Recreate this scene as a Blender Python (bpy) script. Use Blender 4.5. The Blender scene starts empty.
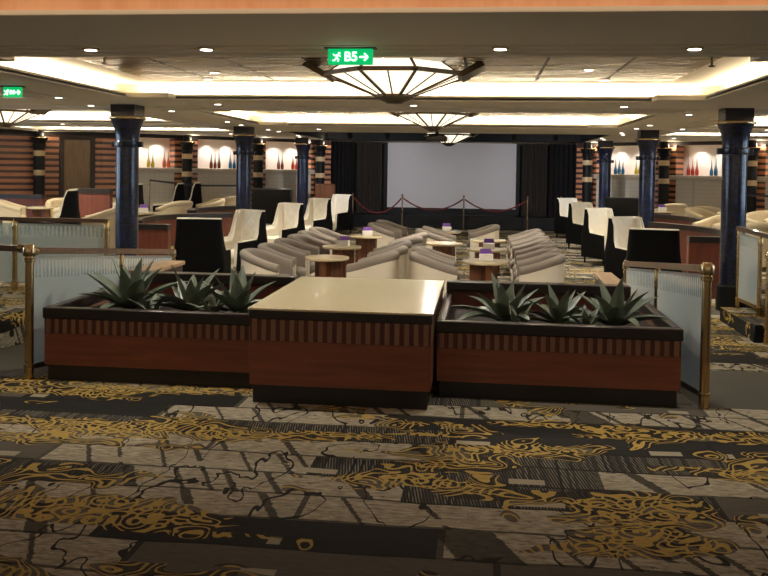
import bpy, math, random
from mathutils import Vector, Matrix, Euler
R = math.radians
rnd = random.Random(7)
scene = bpy.context.scene
col = scene.collection

# ------------------------------------------------------------------ camera, world, exposure
cam_data = bpy.data.cameras.new('camera')
cam = bpy.data.objects.new('camera', cam_data); col.objects.link(cam)
cam_data.sensor_width = 36.0
cam_data.lens = 36.0 * 858.0 / 768.0
cam_data.shift_y = -(288.0 - 193.1) / 768.0
cam_data.clip_start = 0.05; cam_data.clip_end = 200
YAW, PITCH, ROLL = 0.114, 0.0275, 0.0146
fw = Vector((-math.sin(YAW) * math.cos(PITCH), math.cos(YAW) * math.cos(PITCH), -math.sin(PITCH)))
rt = Vector((math.cos(YAW), math.sin(YAW), 0)); dn = fw.cross(rt)
r2 = math.cos(ROLL) * rt - math.sin(ROLL) * dn
d2 = math.sin(ROLL) * rt + math.cos(ROLL) * dn
m = Matrix((r2, -d2, -fw)).transposed().to_4x4(); m.translation = Vector((0, 0, 1.65))
cam.matrix_world = m
scene.camera = cam

world = bpy.data.worlds.new('world'); scene.world = world
world.use_nodes = True
world.node_tree.nodes['Background'].inputs[0].default_value = (1.0, 0.85, 0.65, 1)
world.node_tree.nodes['Background'].inputs[1].default_value = 0.0
scene.view_settings.view_transform = 'Standard'
scene.view_settings.look = 'None'
scene.view_settings.gamma = 1.0
scene.view_settings.use_curve_mapping = False
scene.view_settings.exposure = 0.3
try:
    scene.cycles.use_denoising = True
    scene.cycles.max_bounces = 8
    scene.cycles.sample_clamp_indirect = 4.0
    scene.cycles.caustics_reflective = False; scene.cycles.caustics_refractive = False
except Exception:
    pass

COVE_W = 0.34          # strength factors of the room's lamps
DOWN_W = 3.0

# ------------------------------------------------------------------ layout constants (metres)
CX = -0.95            # the room's axis of symmetry
ZL = -0.2             # lounge floor
ZT = 0.15             # side terraces
ZC = 2.54             # ceiling soffit
ZR = 2.72             # coffer recess
COLX = (-5.2, 3.4); COLY = (12.13, 18.34, 24.55)

# ------------------------------------------------------------------ materials
def srgb(r, g, b):
    f = lambda c: (c / 255 / 12.92) if c / 255 <= 0.04045 else ((c / 255 + 0.055) / 1.055) ** 2.4
    return (f(r), f(g), f(b), 1)

class NT:
    """tiny node builder"""
    def __init__(s, name):
        s.mat = bpy.data.materials.new(name); s.mat.use_nodes = True
        s.t = s.mat.node_tree; s.n = s.t.nodes
        s.bsdf = s.n['Principled BSDF']; s.out = s.n['Material Output']
    def put(s, sock, v):
        if hasattr(v, 'is_linked'): s.t.links.new(v, sock)
        else: sock.default_value = v
    def node(s, typ, ins=None, **kw):
        nd = s.n.new(typ)
        for k, v in kw.items(): setattr(nd, k, v)
        for k, v in (ins or {}).items(): s.put(nd.inputs[k], v)
        return nd
    def math(s, op, a, b=0.0, c=None):
        nd = s.n.new('ShaderNodeMath'); nd.operation = op
        s.put(nd.inputs[0], a); s.put(nd.inputs[1], b)
        if c is not None: s.put(nd.inputs[2], c)
        return nd.outputs[0]
    def mix(s, fac, a, b):
        nd = s.n.new('ShaderNodeMix'); nd.data_type = 'RGBA'
        s.put(nd.inputs[0], fac); s.put(nd.inputs[6], a); s.put(nd.inputs[7], b)
        return nd.outputs[2]
    def obj(s):
        return s.node('ShaderNodeTexCoord').outputs['Object']
    def xyz(s, v=None):
        nd = s.node('ShaderNodeSeparateXYZ', {0: v if v is not None else s.obj()}); return nd.outputs
    def vec(s, x, y, z=0.0):
        return s.node('ShaderNodeCombineXYZ', {0: x, 1: y, 2: z}).outputs[0]
    def noise(s, v, scale, detail=3.0, rough=0.5, dist=0.0):
        return s.node('ShaderNodeTexNoise', {'Vector': v, 'Scale': scale, 'Detail': detail, 'Roughness': rough, 'Distortion': dist}).outputs[0]
    def white(s, v):
        return s.node('ShaderNodeTexWhiteNoise', {'Vector': v}).outputs[0]
    def step(s, a, lo, hi):
        nd = s.node('ShaderNodeMapRange', {0: a, 1: lo, 2: hi}); nd.interpolation_type = 'SMOOTHSTEP'; return nd.outputs[0]
    def bump(s, h, strength=0.3, dist=0.01):
        b = s.node('ShaderNodeBump', {'Height': h, 'Strength': strength, 'Distance': dist})
        s.t.links.new(b.outputs[0], s.bsdf.inputs['Normal'])
    def setp(s, **kw):
        for k, v in kw.items(): s.put(s.bsdf.inputs[k.replace('_', ' ')], v)
        return s

def plain(name, c, rough=0.5, metal=0.0, coat=0.0, var=0.12, scale=12.0, bump=0.0):
    n = NT(name); o = n.obj()
    f = n.noise(o, scale, 3)
    dark = tuple(x * (1 - var) for x in c[:3]) + (1,); lite = tuple(min(1, x * (1 + var)) for x in c[:3]) + (1,)
    n.setp(Base_Color=n.mix(f, dark, lite), Roughness=rough, Metallic=metal)
    if coat: n.bsdf.inputs['Coat Weight'].default_value = coat
    if bump: n.bump(n.noise(o, scale * 8, 2), bump)
    return n.mat

def wood(name, c1, c2, rough=0.35, along=0, scale=1.0, coat=0.15):
    n = NT(name); x = n.xyz()
    k = [14.0, 14.0, 14.0]; k[along] = 1.2
    v = n.vec(n.math('MULTIPLY', x[0], k[0] * scale), n.math('MULTIPLY', x[1], k[1] * scale), n.math('MULTIPLY', x[2], k[2] * scale))
    f = n.noise(v, 1.6, 5, 0.6, 0.6)
    n.setp(Base_Color=n.mix(n.step(f, 0.3, 0.7), c1, c2), Roughness=rough)
    n.bsdf.inputs['Coat Weight'].default_value = coat
    n.bump(f, 0.05)
    return n.mat

def emit(name, c, strength):
    n = NT(name)
    n.setp(Base_Color=c, Roughness=0.4)
    n.bsdf.inputs['Emission Color'].default_value = c
    n.bsdf.inputs['Emission Strength'].default_value = strength
    return n.mat

def carpet_mat():
    n = NT('patterned_carpet'); x = n.xyz()
    ge = n.node('ShaderNodeNewGeometry').outputs['Normal']; nz = n.xyz(ge)
    sx_ = n.math('GREATER_THAN', n.math('ABSOLUTE', nz[0]), .6); sz_ = n.math('GREATER_THAN', n.math('ABSOLUTE', nz[2]), .6)
    u = n.math('ADD', x[0], n.math('MULTIPLY', sx_, x[1]))
    v = n.math('ADD', n.math('MULTIPLY', x[1], sz_), n.math('MULTIPLY', x[2], n.math('SUBTRACT', 1.0, sz_)))
    wob = n.math('MULTIPLY', n.math('SUBTRACT', n.noise(n.vec(u, v), 1.1, 2), 0.5), 0.10)
    v1 = n.math('ADD', v, wob)
    RH, CW = 0.30, 1.55
    rowf = n.math('DIVIDE', v1, RH); row = n.math('FLOOR', rowf); rf = n.math('FRACT', rowf)
    off = n.math('MULTIPLY', n.white(n.vec(row, 3.7)), 1.9)
    uf = n.math('DIVIDE', n.math('ADD', u, off), CW); cell = n.math('FLOOR', uf); cf = n.math('FRACT', uf)
    rid = n.white(n.vec(cell, row, 1.3))
    fine = n.noise(n.vec(n.math('MULTIPLY', u, 9.0), n.math('MULTIPLY', v, 30.0)), 1.5, 4, 0.65)
    # pale marbled slabs with dark cracks
    crackn = n.noise(n.vec(n.math('MULTIPLY', u, 2.6), n.math('MULTIPLY', v, 1.3)), 1.3, 2.5, 0.55, 0.6)
    crack = n.math('LESS_THAN', n.math('ABSOLUTE', n.math('SUBTRACT', crackn, 0.44)), 0.011)
    speck = n.step(n.noise(n.vec(n.math('MULTIPLY', u, 6.0), n.math('MULTIPLY', v, 10.0)), 2.2, 4, 0.7), 0.60, 0.68)
    pale = n.mix(n.step(fine, 0.3, 0.7), srgb(128, 119, 102), srgb(186, 175, 152))
    pale = n.mix(n.math('MAXIMUM', crack, n.math('MULTIPLY', speck, 0.7)), pale, srgb(44, 40, 35))
    gap = n.math('LESS_THAN', n.math('ABSOLUTE', n.math('SUBTRACT', n.noise(n.vec(n.math('ADD', n.math('MULTIPLY', u, 1.9), n.math('ADD', n.math('MULTIPLY', v1, 0.9), n.math('MULTIPLY', fine, 0.10))), n.math('MULTIPLY', row, 5.3)), 1.6, 0.5), 0.5)), 0.022)
    pale = n.mix(n.math('MULTIPLY', gap, 0.85), pale, srgb(42, 39, 34))
    # charcoal and pinstripe
    dark = n.mix(fine, srgb(34, 32, 30), srgb(52, 50, 47))
    pin = n.math('GREATER_THAN', n.math('FRACT', n.math('MULTIPLY', n.math('ADD', u, n.math('MULTIPLY', v, 0.15)), 62.0)), 0.5)
    pin = n.math('MULTIPLY', pin, n.white(n.vec(n.math('FLOOR', n.math('MULTIPLY', u, 62.0)), row)))
    strp = n.mix(pin, srgb(40, 38, 35), srgb(122, 116, 104))
    grey = n.mix(fine, srgb(74, 70, 62), srgb(108, 101, 89))
    c = n.mix(n.math('GREATER_THAN', rid, 0.44), pale, dark)
    c = n.mix(n.math('GREATER_THAN', rid, 0.60), c, strp)
    c = n.mix(n.math('GREATER_THAN', rid, 0.84), c, grey)
    # thin dark joints between slabs, small pale dashes
    edge = n.math('MAXIMUM', n.math('LESS_THAN', rf, 0.07), n.math('LESS_THAN', cf, 0.02))
    c = n.mix(n.math('MULTIPLY', edge, 0.8), c, srgb(36, 34, 31))
    dash = n.math('MULTIPLY', n.math('LESS_THAN', n.math('ABSOLUTE', n.math('SUBTRACT', rf, 0.26)), 0.12),
                  n.math('LESS_THAN', n.noise(n.vec(n.math('MULTIPLY', u, 4.0), n.math('MULTIPLY', row, 7.1)), 1.0, 0), 0.36))
    c = n.mix(dash, c, srgb(160, 150, 128))
    # gold scrollwork in wide irregular patches
    mrow = n.math('FLOOR', n.math('DIVIDE', v1, 0.31)) 
    wv = n.vec(n.math('MULTIPLY', u, 1.0), n.math('MULTIPLY', v, 1.15))
    sw = n.noise(wv, 4.6, 0.0, 0.3, 0.55)
    mk = n.noise(n.vec(n.math('ADD', n.math('MULTIPLY', u, 0.62), n.math('MULTIPLY', n.white(n.vec(mrow, 9.2)), 0.9)), n.math('MULTIPLY', v, 1.5), 4.0), 1.35, 1.5, 0.5)
    mask = n.math('GREATER_THAN', n.math('ADD', mk, n.math('MULTIPLY', n.math('SUBTRACT', sw, 0.5), 0.22)), 0.555)
    line = n.math('LESS_THAN', n.math('ABSOLUTE', n.math('SUBTRACT', n.math('FRACT', n.math('MULTIPLY', sw, 9.0)), 0.5)), 0.16)
    vor = n.node('ShaderNodeTexVoronoi', {'Vector': wv, 'Scale': 5.5}).outputs['Distance']
    ring = n.math('LESS_THAN', n.math('ABSOLUTE', n.math('SUBTRACT', n.math('FRACT', n.math('MULTIPLY', vor, 4.2)), 0.5)), 0.17)
    line = n.math('MAXIMUM', line, n.math('MULTIPLY', ring, n.math('GREATER_THAN', mk, 0.60)))
    gold = n.mix(fine, srgb(134, 110, 52), srgb(204, 172, 96))
    under = n.mix(n.math('MULTIPLY', mask, 0.72), c, srgb(40, 36, 29))
    c = n.mix(n.math('MULTIPLY', mask, line), under, gold)
    n.setp(Base_Color=c, Roughness=0.95)
    n.bsdf.inputs['Specular IOR Level'].default_value = 0.1
    n.bump(n.noise(n.obj(), 220.0, 2), 0.35, 0.004)
    return n.mat

def column_mat():
    n = NT('dark_blue_mosaic'); x = n.xyz()
    ang = n.math('MULTIPLY', n.math('ARCTAN2', x[1], x[0]), 12 / math.pi)
    br = n.math('MULTIPLY', x[2], 38.0)
    a1 = n.math('FRACT', ang); b1 = n.math('FRACT', br)
    idn = n.white(n.vec(n.math('FLOOR', ang), n.math('FLOOR', br)))
    c = n.mix(idn, srgb(9, 10, 16), srgb(26, 40, 82))
    gr = n.math('MAXIMUM', n.math('LESS_THAN', b1, 0.14), n.math('LESS_THAN', a1, 0.08))
    c = n.mix(gr, c, srgb(8, 9, 12))
    n.setp(Base_Color=c, Roughness=0.28, Metallic=0.25)
    n.bsdf.inputs['Coat Weight'].default_value = 0.3
    n.bump(n.math('SUBTRACT', 1.0, gr), 0.35, 0.004)
    return n.mat

def striped_wall_mat():
    n = NT('copper_striped_panel'); x = n.xyz()
    f = n.math('FRACT', n.math('MULTIPLY', x[2], 6.3))
    s = n.math('GREATER_THAN', f, 0.44)
    nz = n.noise(n.vec(n.math('MULTIPLY', x[0], 3), n.math('MULTIPLY', x[2], 9)), 1.5, 3)
    c = n.mix(s, srgb(58, 32, 24), n.mix(nz, srgb(184, 116, 82), srgb(212, 152, 114)))
    n.setp(Base_Color=c, Roughness=0.4)
    return n.mat

def tile_mat(name, c, sx, sz):
    n = NT(name); x = n.xyz()
    u = n.math('ADD', x[0], x[1])
    g = n.math('MAXIMUM', n.math('LESS_THAN', n.math('FRACT', n.math('MULTIPLY', u, sx)), 0.06), n.math('LESS_THAN', n.math('FRACT', n.math('MULTIPLY', x[2], sz)), 0.1))
    d = tuple(a * 0.6 for a in c[:3]) + (1,)
    n.setp(Base_Color=n.mix(n.math('MULTIPLY', g, 0.5), c, d), Roughness=0.5)
    n.bump(n.math('SUBTRACT', 1.0, g), 0.2, 0.004)
    return n.mat

def tufted_mat(name, c):
    n = NT(name); x = n.xyz()
    u = n.math('MULTIPLY', x[1], 8.0); v = n.math('MULTIPLY', x[2], 8.0)
    a = n.math('ABSOLUTE', n.math('SINE', n.math('MULTIPLY', n.math('ADD', u, v), 1.5708)))
    b = n.math('ABSOLUTE', n.math('SINE', n.math('MULTIPLY', n.math('SUBTRACT', u, v), 1.5708)))
    h = n.math('POWER', n.math('MULTIPLY', a, b), 0.5)
    n.setp(Base_Color=n.mix(n.noise(n.obj(), 9.0), tuple(q * .9 for q in c[:3]) + (1,), c), Roughness=0.32)
    n.bump(h, 0.4, 0.02)
    return n.mat

def frosted_glass():
    n = NT('frosted_glass')
    uv = n.node('ShaderNodeUVMap').outputs[0]
    s = n.node('ShaderNodeSeparateXYZ', {0: uv}).outputs
    comb = n.math('MULTIPLY', n.math('GREATER_THAN', s[1], 0.80), n.math('GREATER_THAN', n.math('FRACT', n.math('MULTIPLY', s[0], 19.0)), 0.5))
    top = n.math('GREATER_THAN', s[1], 0.965)
    clear = n.math('MAXIMUM', comb, top)
    dif = n.node('ShaderNodeBsdfDiffuse', {'Color': srgb(222, 230, 226)}).outputs[0]
    tr = n.node('ShaderNodeBsdfTranslucent', {'Color': srgb(218, 228, 230)}).outputs[0]
    gl = n.node('ShaderNodeBsdfGlossy', {'Color': (1, 1, 1, 1), 'Roughness': 0.12}).outputs[0]
    tp = n.node('ShaderNodeBsdfTransparent', {'Color': (0.86, 0.92, 0.93, 1)}).outputs[0]
    def mx(f, a, b):
        nd = n.node('ShaderNodeMixShader', {0: f}); n.t.links.new(a, nd.inputs[1]); n.t.links.new(b, nd.inputs[2]); return nd.outputs[0]
    body = mx(0.42, dif, tr)
    fac = n.math('ADD', 0.12, n.math('MULTIPLY', clear, 0.5))
    body = mx(fac, body, tp)
    fr = n.math('MULTIPLY', n.node('ShaderNodeFresnel', {'IOR': 1.3}).outputs[0], 0.35)
    fin = mx(fr, body, gl)
    n.t.links.new(fin, n.out.inputs[0])
    return n.mat

def bronze_mat():
    n = NT('bronze_ceiling_panel'); x = n.xyz()
    f = n.step(n.noise(n.vec(n.math('MULTIPLY', x[0], .55), n.math('MULTIPLY', x[1], 5.0)), 1.1, 3), .35, .65)  # pale streaks imitate reflected light in the base colour
    n.setp(Base_Color=n.mix(f, srgb(26, 20, 14), srgb(138, 116, 82)), Metallic=0.55, Roughness=n.math('ADD', 0.24, n.math('MULTIPLY', f, 0.1)))
    return n.mat

M = {}
M['carpet'] = carpet_mat()
M['ramp_carpet'] = plain('grey_ramp_carpet', srgb(84, 80, 70), 0.95, var=0.2, scale=40, bump=0.3)
M['lip'] = wood('dark_wood', srgb(22, 16, 13), srgb(40, 28, 23), 0.4, 0, 1.0, 0.05)
M['redwood'] = wood('red_brown_veneer', srgb(114, 61, 40), srgb(134, 75, 50), 0.42, 0, 0.8)
M['redwood_v'] = wood('red_brown_partition_veneer', srgb(100, 47, 30), srgb(124, 62, 40), 0.5, 2, 0.8)
M['slat_dark'] = wood('frieze_dark_wood', srgb(70, 30, 20), srgb(86, 38, 25), 0.4, 2)
M['slat_lite'] = wood('frieze_taupe_wood', srgb(120, 84, 66), srgb(138, 100, 78), 0.4, 2)
M['kick'] = plain('black_plinth_laminate', srgb(26, 22, 20), 0.4)
M['cream_top'] = plain('cream_polished_top', srgb(214, 200, 166), 0.17, coat=0.6, var=0.03, scale=3)
M['brass'] = plain('aged_brass', srgb(188, 160, 112), 0.26, metal=1.0, var=0.1)
M['gold_ring'] = plain('pale_brass_ring', srgb(196, 172, 128), 0.25, metal=1.0)
M['rail_wood'] = wood('brown_handrail_wood', srgb(78, 58, 46), srgb(104, 80, 64), 0.3, 0)
M['cap_wood'] = wood('tan_wood_cap', srgb(150, 122, 92), srgb(176, 146, 112), 0.35, 1)
M['glass'] = frosted_glass()
M['soil'] = plain('dark_potting_soil', srgb(40, 32, 26), 0.95, var=0.4, scale=50, bump=0.6)
M['column'] = column_mat()
M['black'] = plain('black_satin_paint', srgb(14, 13, 13), 0.55)
M['black'].node_tree.nodes['Principled BSDF'].inputs['Specular IOR Level'].default_value = .25
M['black_matte'] = plain('black_matte_paint', srgb(14, 13, 13), 0.8)
M['black_leather'] = plain('black_upholstery', srgb(13, 12, 12), 0.9, var=0.2)
M['black_leather'].node_tree.nodes['Principled BSDF'].inputs['Specular IOR Level'].default_value = .12
M['ivory'] = tufted_mat('ivory_tufted_leather', srgb(244, 236, 218))
M['ivory_plain'] = plain('ivory_leather', srgb(240, 230, 208), 0.35, var=0.05)
M['taupe'] = plain('taupe_fabric', srgb(132, 121, 109), 0.75, var=0.08, scale=60, bump=0.15)
M['cream_fabric'] = plain('cream_upholstery', srgb(214, 196, 160), 0.6, var=0.06, scale=20)
M['cream_shell'] = plain('pale_cream_vinyl', srgb(222, 210, 188), 0.45, var=0.05)
M['table_top'] = plain('cream_stone_tabletop', srgb(214, 196, 160), 0.2, coat=0.3, var=0.05, scale=30)
M['table_base'] = wood('walnut_table_base', srgb(92, 54, 34), srgb(124, 76, 48), 0.4, 2)
M['ceil'] = plain('taupe_ceiling_paint', srgb(222, 213, 197), 0.7, var=0.03, scale=2)
M['ceil_white'] = plain('white_coffer_plaster', srgb(232, 222, 202), 0.7, var=0.02, scale=2)
M['copper_face'] = wood('copper_veneer_fascia', srgb(226, 160, 112), srgb(238, 182, 136), 0.35, 2, 0.3)
M['bronze'] = bronze_mat()
M['seam'] = plain('dark_panel_seam', srgb(30, 24, 18), 0.5)
M['dark_bronze'] = plain('dark_bronze_frame', srgb(72, 58, 38), 0.4, metal=0.6)
M['lamp_glass'] = emit('lit_opal_glass', (1.0, 0.88, 0.68, 1), 1.15)
M['daylight'] = emit('daylit_window_pane', (.62, .80, 1.0, 1), 7.0)  # cool glow of the added side windows
M['rear_pane'] = emit('overcast_window_pane', (1.0, .86, .68, 1), 0.75)  # warm glow of the added rear windows
M['led'] = emit('downlight_lens', (1.0, 0.92, 0.78, 1), 6.0)
M['wall'] = plain('warm_grey_wall', srgb(150, 132, 108), 0.7)
M['wall_dark'] = plain('dark_brown_wall', srgb(40, 28, 22), 0.6)
M['tile'] = tile_mat('pale_stone_tile', srgb(216, 208, 192), 5.0, 9.0)
M['ledge'] = plain('pale_stone_ledge', srgb(206, 192, 168), 0.4)
M['niche'] = plain('white_niche_plaster', srgb(236, 226, 212), 0.7, var=0.02)
M['stripe'] = striped_wall_mat()
M['door'] = wood('brown_door_veneer', srgb(104, 82, 56), srgb(126, 100, 70), 0.45, 2)
M['screen'] = plain('white_projection_screen', srgb(228, 225, 226), 0.8, var=0.01)
M['curtain'] = plain('charcoal_stage_curtain', srgb(66, 58, 52), 0.85, var=0.15)
M['curtain_dark'] = plain('black_stage_curtain', srgb(20, 17, 17), 0.85, var=0.2)
M['rope'] = plain('red_velvet_rope', srgb(110, 26, 26), 0.7)
M['steel'] = plain('brushed_post_metal', srgb(170, 150, 116), 0.3, metal=1.0)
M['white_card'] = plain('white_card', srgb(240, 236, 228), 0.5, var=0.01)
M['purple'] = plain('purple_card', srgb(108, 66, 150), 0.5)
M['sign_green'] = emit('lit_green_sign', (0.0, 0.45, 0.13, 1), 0.85)
M['sign_white'] = emit('lit_white_sign_symbol', (0.85, 1.0, 0.88, 1), 1.3)
M['projector'] = plain('dark_grey_plastic', srgb(40, 38, 36), 0.45)
M['band'] = plain('beige_column_band', srgb(206, 178, 134), 0.4)
M['leaf'] = None
def leaf_mat():
    n = NT('agave_leaf'); x = n.xyz()
    f = n.noise(n.vec(n.math('MULTIPLY', x[0], 4), n.math('MULTIPLY', x[1], 4), n.math('MULTIPLY', x[2], 4)), 3.0, 3)
    n.setp(Base_Color=n.mix(f, srgb(60, 72, 60), srgb(122, 130, 112)), Roughness=0.5)
    return n.mat
M['leaf'] = leaf_mat()
def glass_color(name, c):
    n = NT(name); x = n.xyz()
    f = n.step(x[2], 0.10, 0.34)
    n.setp(Base_Color=n.mix(f, c, tuple(min(1, q * .5 + .45) for q in c[:3]) + (1,)), Roughness=0.15)
    n.bsdf.inputs['Transmission Weight'].default_value = 0.35
    return n.mat
VC = {'yellow': srgb(214, 190, 40), 'orange': srgb(214, 92, 40), 'brown': srgb(120, 60, 34), 'blue': srgb(36, 110, 160), 'red': srgb(196, 54, 34)}
for k_, c_ in VC.items(): M['vase_' + k_] = glass_color(k_ + '_art_glass', c_)

# ------------------------------------------------------------------ mesh building
class MB:
    def __init__(s, mat4=None):
        s.v = []; s.f = []; s.m = []; s.sm = []; s.x = mat4 or Matrix.Identity(4); s.cur = 0; s.smooth = False
    def add(s, vs, fs):
        b = len(s.v); s.v += [tuple(s.x @ Vector(p)) for p in vs]
        for f in fs: s.f.append([b + i for i in f]); s.m.append(s.cur); s.sm.append(s.smooth)
        return s
    def box(s, x0, x1, y0, y1, z0, z1, c=0.0):
        if c <= 0:
            vs = [(x, y, z) for z in (z0, z1) for y in (y0, y1) for x in (x0, x1)]
            return s.add(vs, [(0, 2, 3, 1), (4, 5, 7, 6), (0, 1, 5, 4), (2, 6, 7, 3), (0, 4, 6, 2), (1, 3, 7, 5)])
        c = min(c, (x1 - x0) * .45, (y1 - y0) * .45, (z1 - z0) * .45)
        vs = []; idx = {}
        for i, sx in enumerate((x0, x1)):
            for j, sy in enumerate((y0, y1)):
                for k, sz in enumerate((z0, z1)):
                    dx, dy, dz = (c if i == 0 else -c), (c if j == 0 else -c), (c if k == 0 else -c)
                    idx[i, j, k, 'x'] = len(vs); vs.append((sx, sy + dy, sz + dz))
                    idx[i, j, k, 'y'] = len(vs); vs.append((sx + dx, sy, sz + dz))
                    idx[i, j, k, 'z'] = len(vs); vs.append((sx + dx, sy + dy, sz))
        fs = []
        for i in (0, 1):
            q = [idx[i, j, k, 'x'] for j, k in ((0, 0), (1, 0), (1, 1), (0, 1))]; fs.append(q if i else q[::-1])
            q = [idx[j, i, k, 'y'] for j, k in ((0, 0), (0, 1), (1, 1), (1, 0))]; fs.append(q if i else q[::-1])
            q = [idx[j, k, i, 'z'] for j, k in ((0, 0), (1, 0), (1, 1), (0, 1))]; fs.append(q if i else q[::-1])
            for j in (0, 1):
                fs.append([idx[i, j, 0, 'x'], idx[i, j, 1, 'x'], idx[i, j, 1, 'y'], idx[i, j, 0, 'y']])
                fs.append([idx[i, 0, j, 'x'], idx[i, 1, j, 'x'], idx[i, 1, j, 'z'], idx[i, 0, j, 'z']])
                fs.append([idx[0, i, j, 'y'], idx[1, i, j, 'y'], idx[1, i, j, 'z'], idx[0, i, j, 'z']])
                for k in (0, 1): fs.append([idx[i, j, k, 'x'], idx[i, j, k, 'y'], idx[i, j, k, 'z']])
        return s.add(vs, fs)
    def lathe(s, prof, n=24, cx=0, cy=0, sq=0.0):
        """prof: list of (r, z) bottom to top, closed with caps"""
        vs = []; fs = []; old = s.smooth
        for r, z in prof:
            for k in range(n):
                a = 2 * math.pi * k / n
                vs.append((cx + r * math.cos(a), cy + r * math.sin(a), z))
        for i in range(len(prof) - 1):
            for k in range(n):
                k2 = (k + 1) % n
                fs.append((i * n + k, i * n + k2, (i + 1) * n + k2, (i + 1) * n + k))
        s.smooth = n > 10; s.add(vs, fs); s.smooth = False
        b = len(s.v) - len(vs)
        s.f.append(list(range(b + n - 1, b - 1, -1))); s.m.append(s.cur); s.sm.append(False)
        t = b + (len(prof) - 1) * n
        s.f.append(list(range(t, t + n))); s.m.append(s.cur); s.sm.append(False)
        s.smooth = old; return s
    def tube(s, pts, r, n=10):
        pts = [Vector(p) for p in pts]; vs = []; fs = []
        up0 = Vector((0, 0, 1))
        for i, p in enumerate(pts):
            d = (pts[min(i + 1, len(pts) - 1)] - pts[max(i - 1, 0)]).normalized()
            up = up0 if abs(d.z) < 0.95 else Vector((1, 0, 0))
            a = d.cross(up).normalized(); b = a.cross(d).normalized()
            rr = r[i] if isinstance(r, (list, tuple)) else r
            for k in range(n):
                t = 2 * math.pi * k / n
                vs.append(tuple(p + a * (rr * math.cos(t)) + b * (rr * math.sin(t))))
        for i in range(len(pts) - 1):
            for k in range(n):
                k2 = (k + 1) % n
                fs.append((i * n + k, i * n + k2, (i + 1) * n + k2, (i + 1) * n + k))
        fs.append(tuple(range(n - 1, -1, -1))); fs.append(tuple(range((len(pts) - 1) * n, len(pts) * n)))
        old = s.smooth; s.smooth = True; s.add(vs, fs); s.smooth = old; return s
    def bar(s, a, b, w, h):
        """square bar between two points, width w, height h"""
        a = Vector(a); b = Vector(b); d = (b - a).normalized()
        up = Vector((0, 0, 1)) if abs(d.z) < .95 else Vector((0, 1, 0))
        sd = d.cross(up).normalized(); u = sd.cross(d).normalized(); vs = []
        for p in (a, b):
            for i, j in ((-1, -1), (1, -1), (1, 1), (-1, 1)): vs.append(tuple(p + sd * (i * w / 2) + u * (j * h / 2)))
        return s.add(vs, [(0, 1, 2, 3), (7, 6, 5, 4), (0, 4, 5, 1), (1, 5, 6, 2), (2, 6, 7, 3), (3, 7, 4, 0)])
    def sweep(s, path, sect):
        """path: list of (point, outward normal); sect(i) -> list of (n, z) closed ring"""
        rings = []
        for i, (p, nv) in enumerate(path):
            rings.append([(p[0] + nv[0] * a, p[1] + nv[1] * a, z) for a, z in sect(i)])
        k = len(rings[0]); vs = [q for r in rings for q in r]; fs = []
        for i in range(len(rings) - 1):
            for j in range(k):
                j2 = (j + 1) % k
                fs.append((i * k + j, i * k + j2, (i + 1) * k + j2, (i + 1) * k + j))
        fs.append(tuple(range(k - 1, -1, -1))); fs.append(tuple(range((len(rings) - 1) * k, len(rings) * k)))
        old = s.smooth; s.smooth = True; s.add(vs, fs); s.smooth = old; return s
    def extrude(s, poly, z0, z1):
        n = len(poly)
        vs = [(x, y, z0) for x, y in poly] + [(x, y, z1) for x, y in poly]
        fs = [tuple(range(n - 1, -1, -1)), tuple(range(n, 2 * n))] + [(i, (i + 1) % n, n + (i + 1) % n, n + i) for i in range(n)]
        return s.add(vs, fs)
    def build(s, name, mats, parent=None, sharp=40):
        me = bpy.data.meshes.new(name)
        me.from_pydata(s.v, [], s.f); me.update()
        if not isinstance(mats, (list, tuple)): mats = [mats]
        for a in mats: me.materials.append(a)
        me.polygons.foreach_set('material_index', s.m)
        me.polygons.foreach_set('use_smooth', s.sm)
        import bmesh
        bm = bmesh.new(); bm.from_mesh(me); bmesh.ops.recalc_face_normals(bm, faces=bm.faces); bm.to_mesh(me); bm.free()
        try: me.set_sharp_from_angle(angle=R(sharp))
        except Exception: pass
        o = bpy.data.objects.new(name, me); col.objects.link(o)
        if parent is not None: o.parent = parent
        return o

def tag(o, label, cat, group=None, kind=None):
    o['label'] = label; o['category'] = cat
    if group: o['group'] = group
    if kind: o['kind'] = kind
    return o
def thing(name, label, cat, loc=(0, 0, 0), rz=0.0, group=None):
    o = bpy.data.objects.new(name, None); col.objects.link(o)
    o.location = loc; o.rotation_euler = (0, 0, rz); o.empty_display_size = .1
    return tag(o, label, cat, group)
def struct(name, mb, mats):
    o = mb.build(name, mats); o['kind'] = 'structure'; return o
KIDS = {}
def kids(o):
    return [c for c in bpy.data.objects if c.parent == o]
def dup(src, loc, rz, label, group=None, tree=None):
    r_ = src.copy(); col.objects.link(r_); r_.location = loc; r_.rotation_euler = (0, 0, rz); r_['label'] = label
    if group: r_['group'] = group
    for c in tree if tree is not None else kids(src):
        d = c.copy(); col.objects.link(d); d.parent = r_
        for g in kids(c):
            e = g.copy(); col.objects.link(e); e.parent = d
    return r_
def light(name, typ, loc, energy, color, rot=(0, 0, 0), parent=None, **kw):
    d = bpy.data.lights.new(name, typ); d.energy = energy; d.color = color
    for k, v in kw.items(): setattr(d, k, v)
    o = bpy.data.objects.new(name, d); col.objects.link(o); o.location = loc; o.rotation_euler = rot
    if parent is not None: o.parent = parent
    return o
WARM = (1.0, 0.85, 0.62); WARMW = (1.0, 0.93, 0.81)

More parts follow.
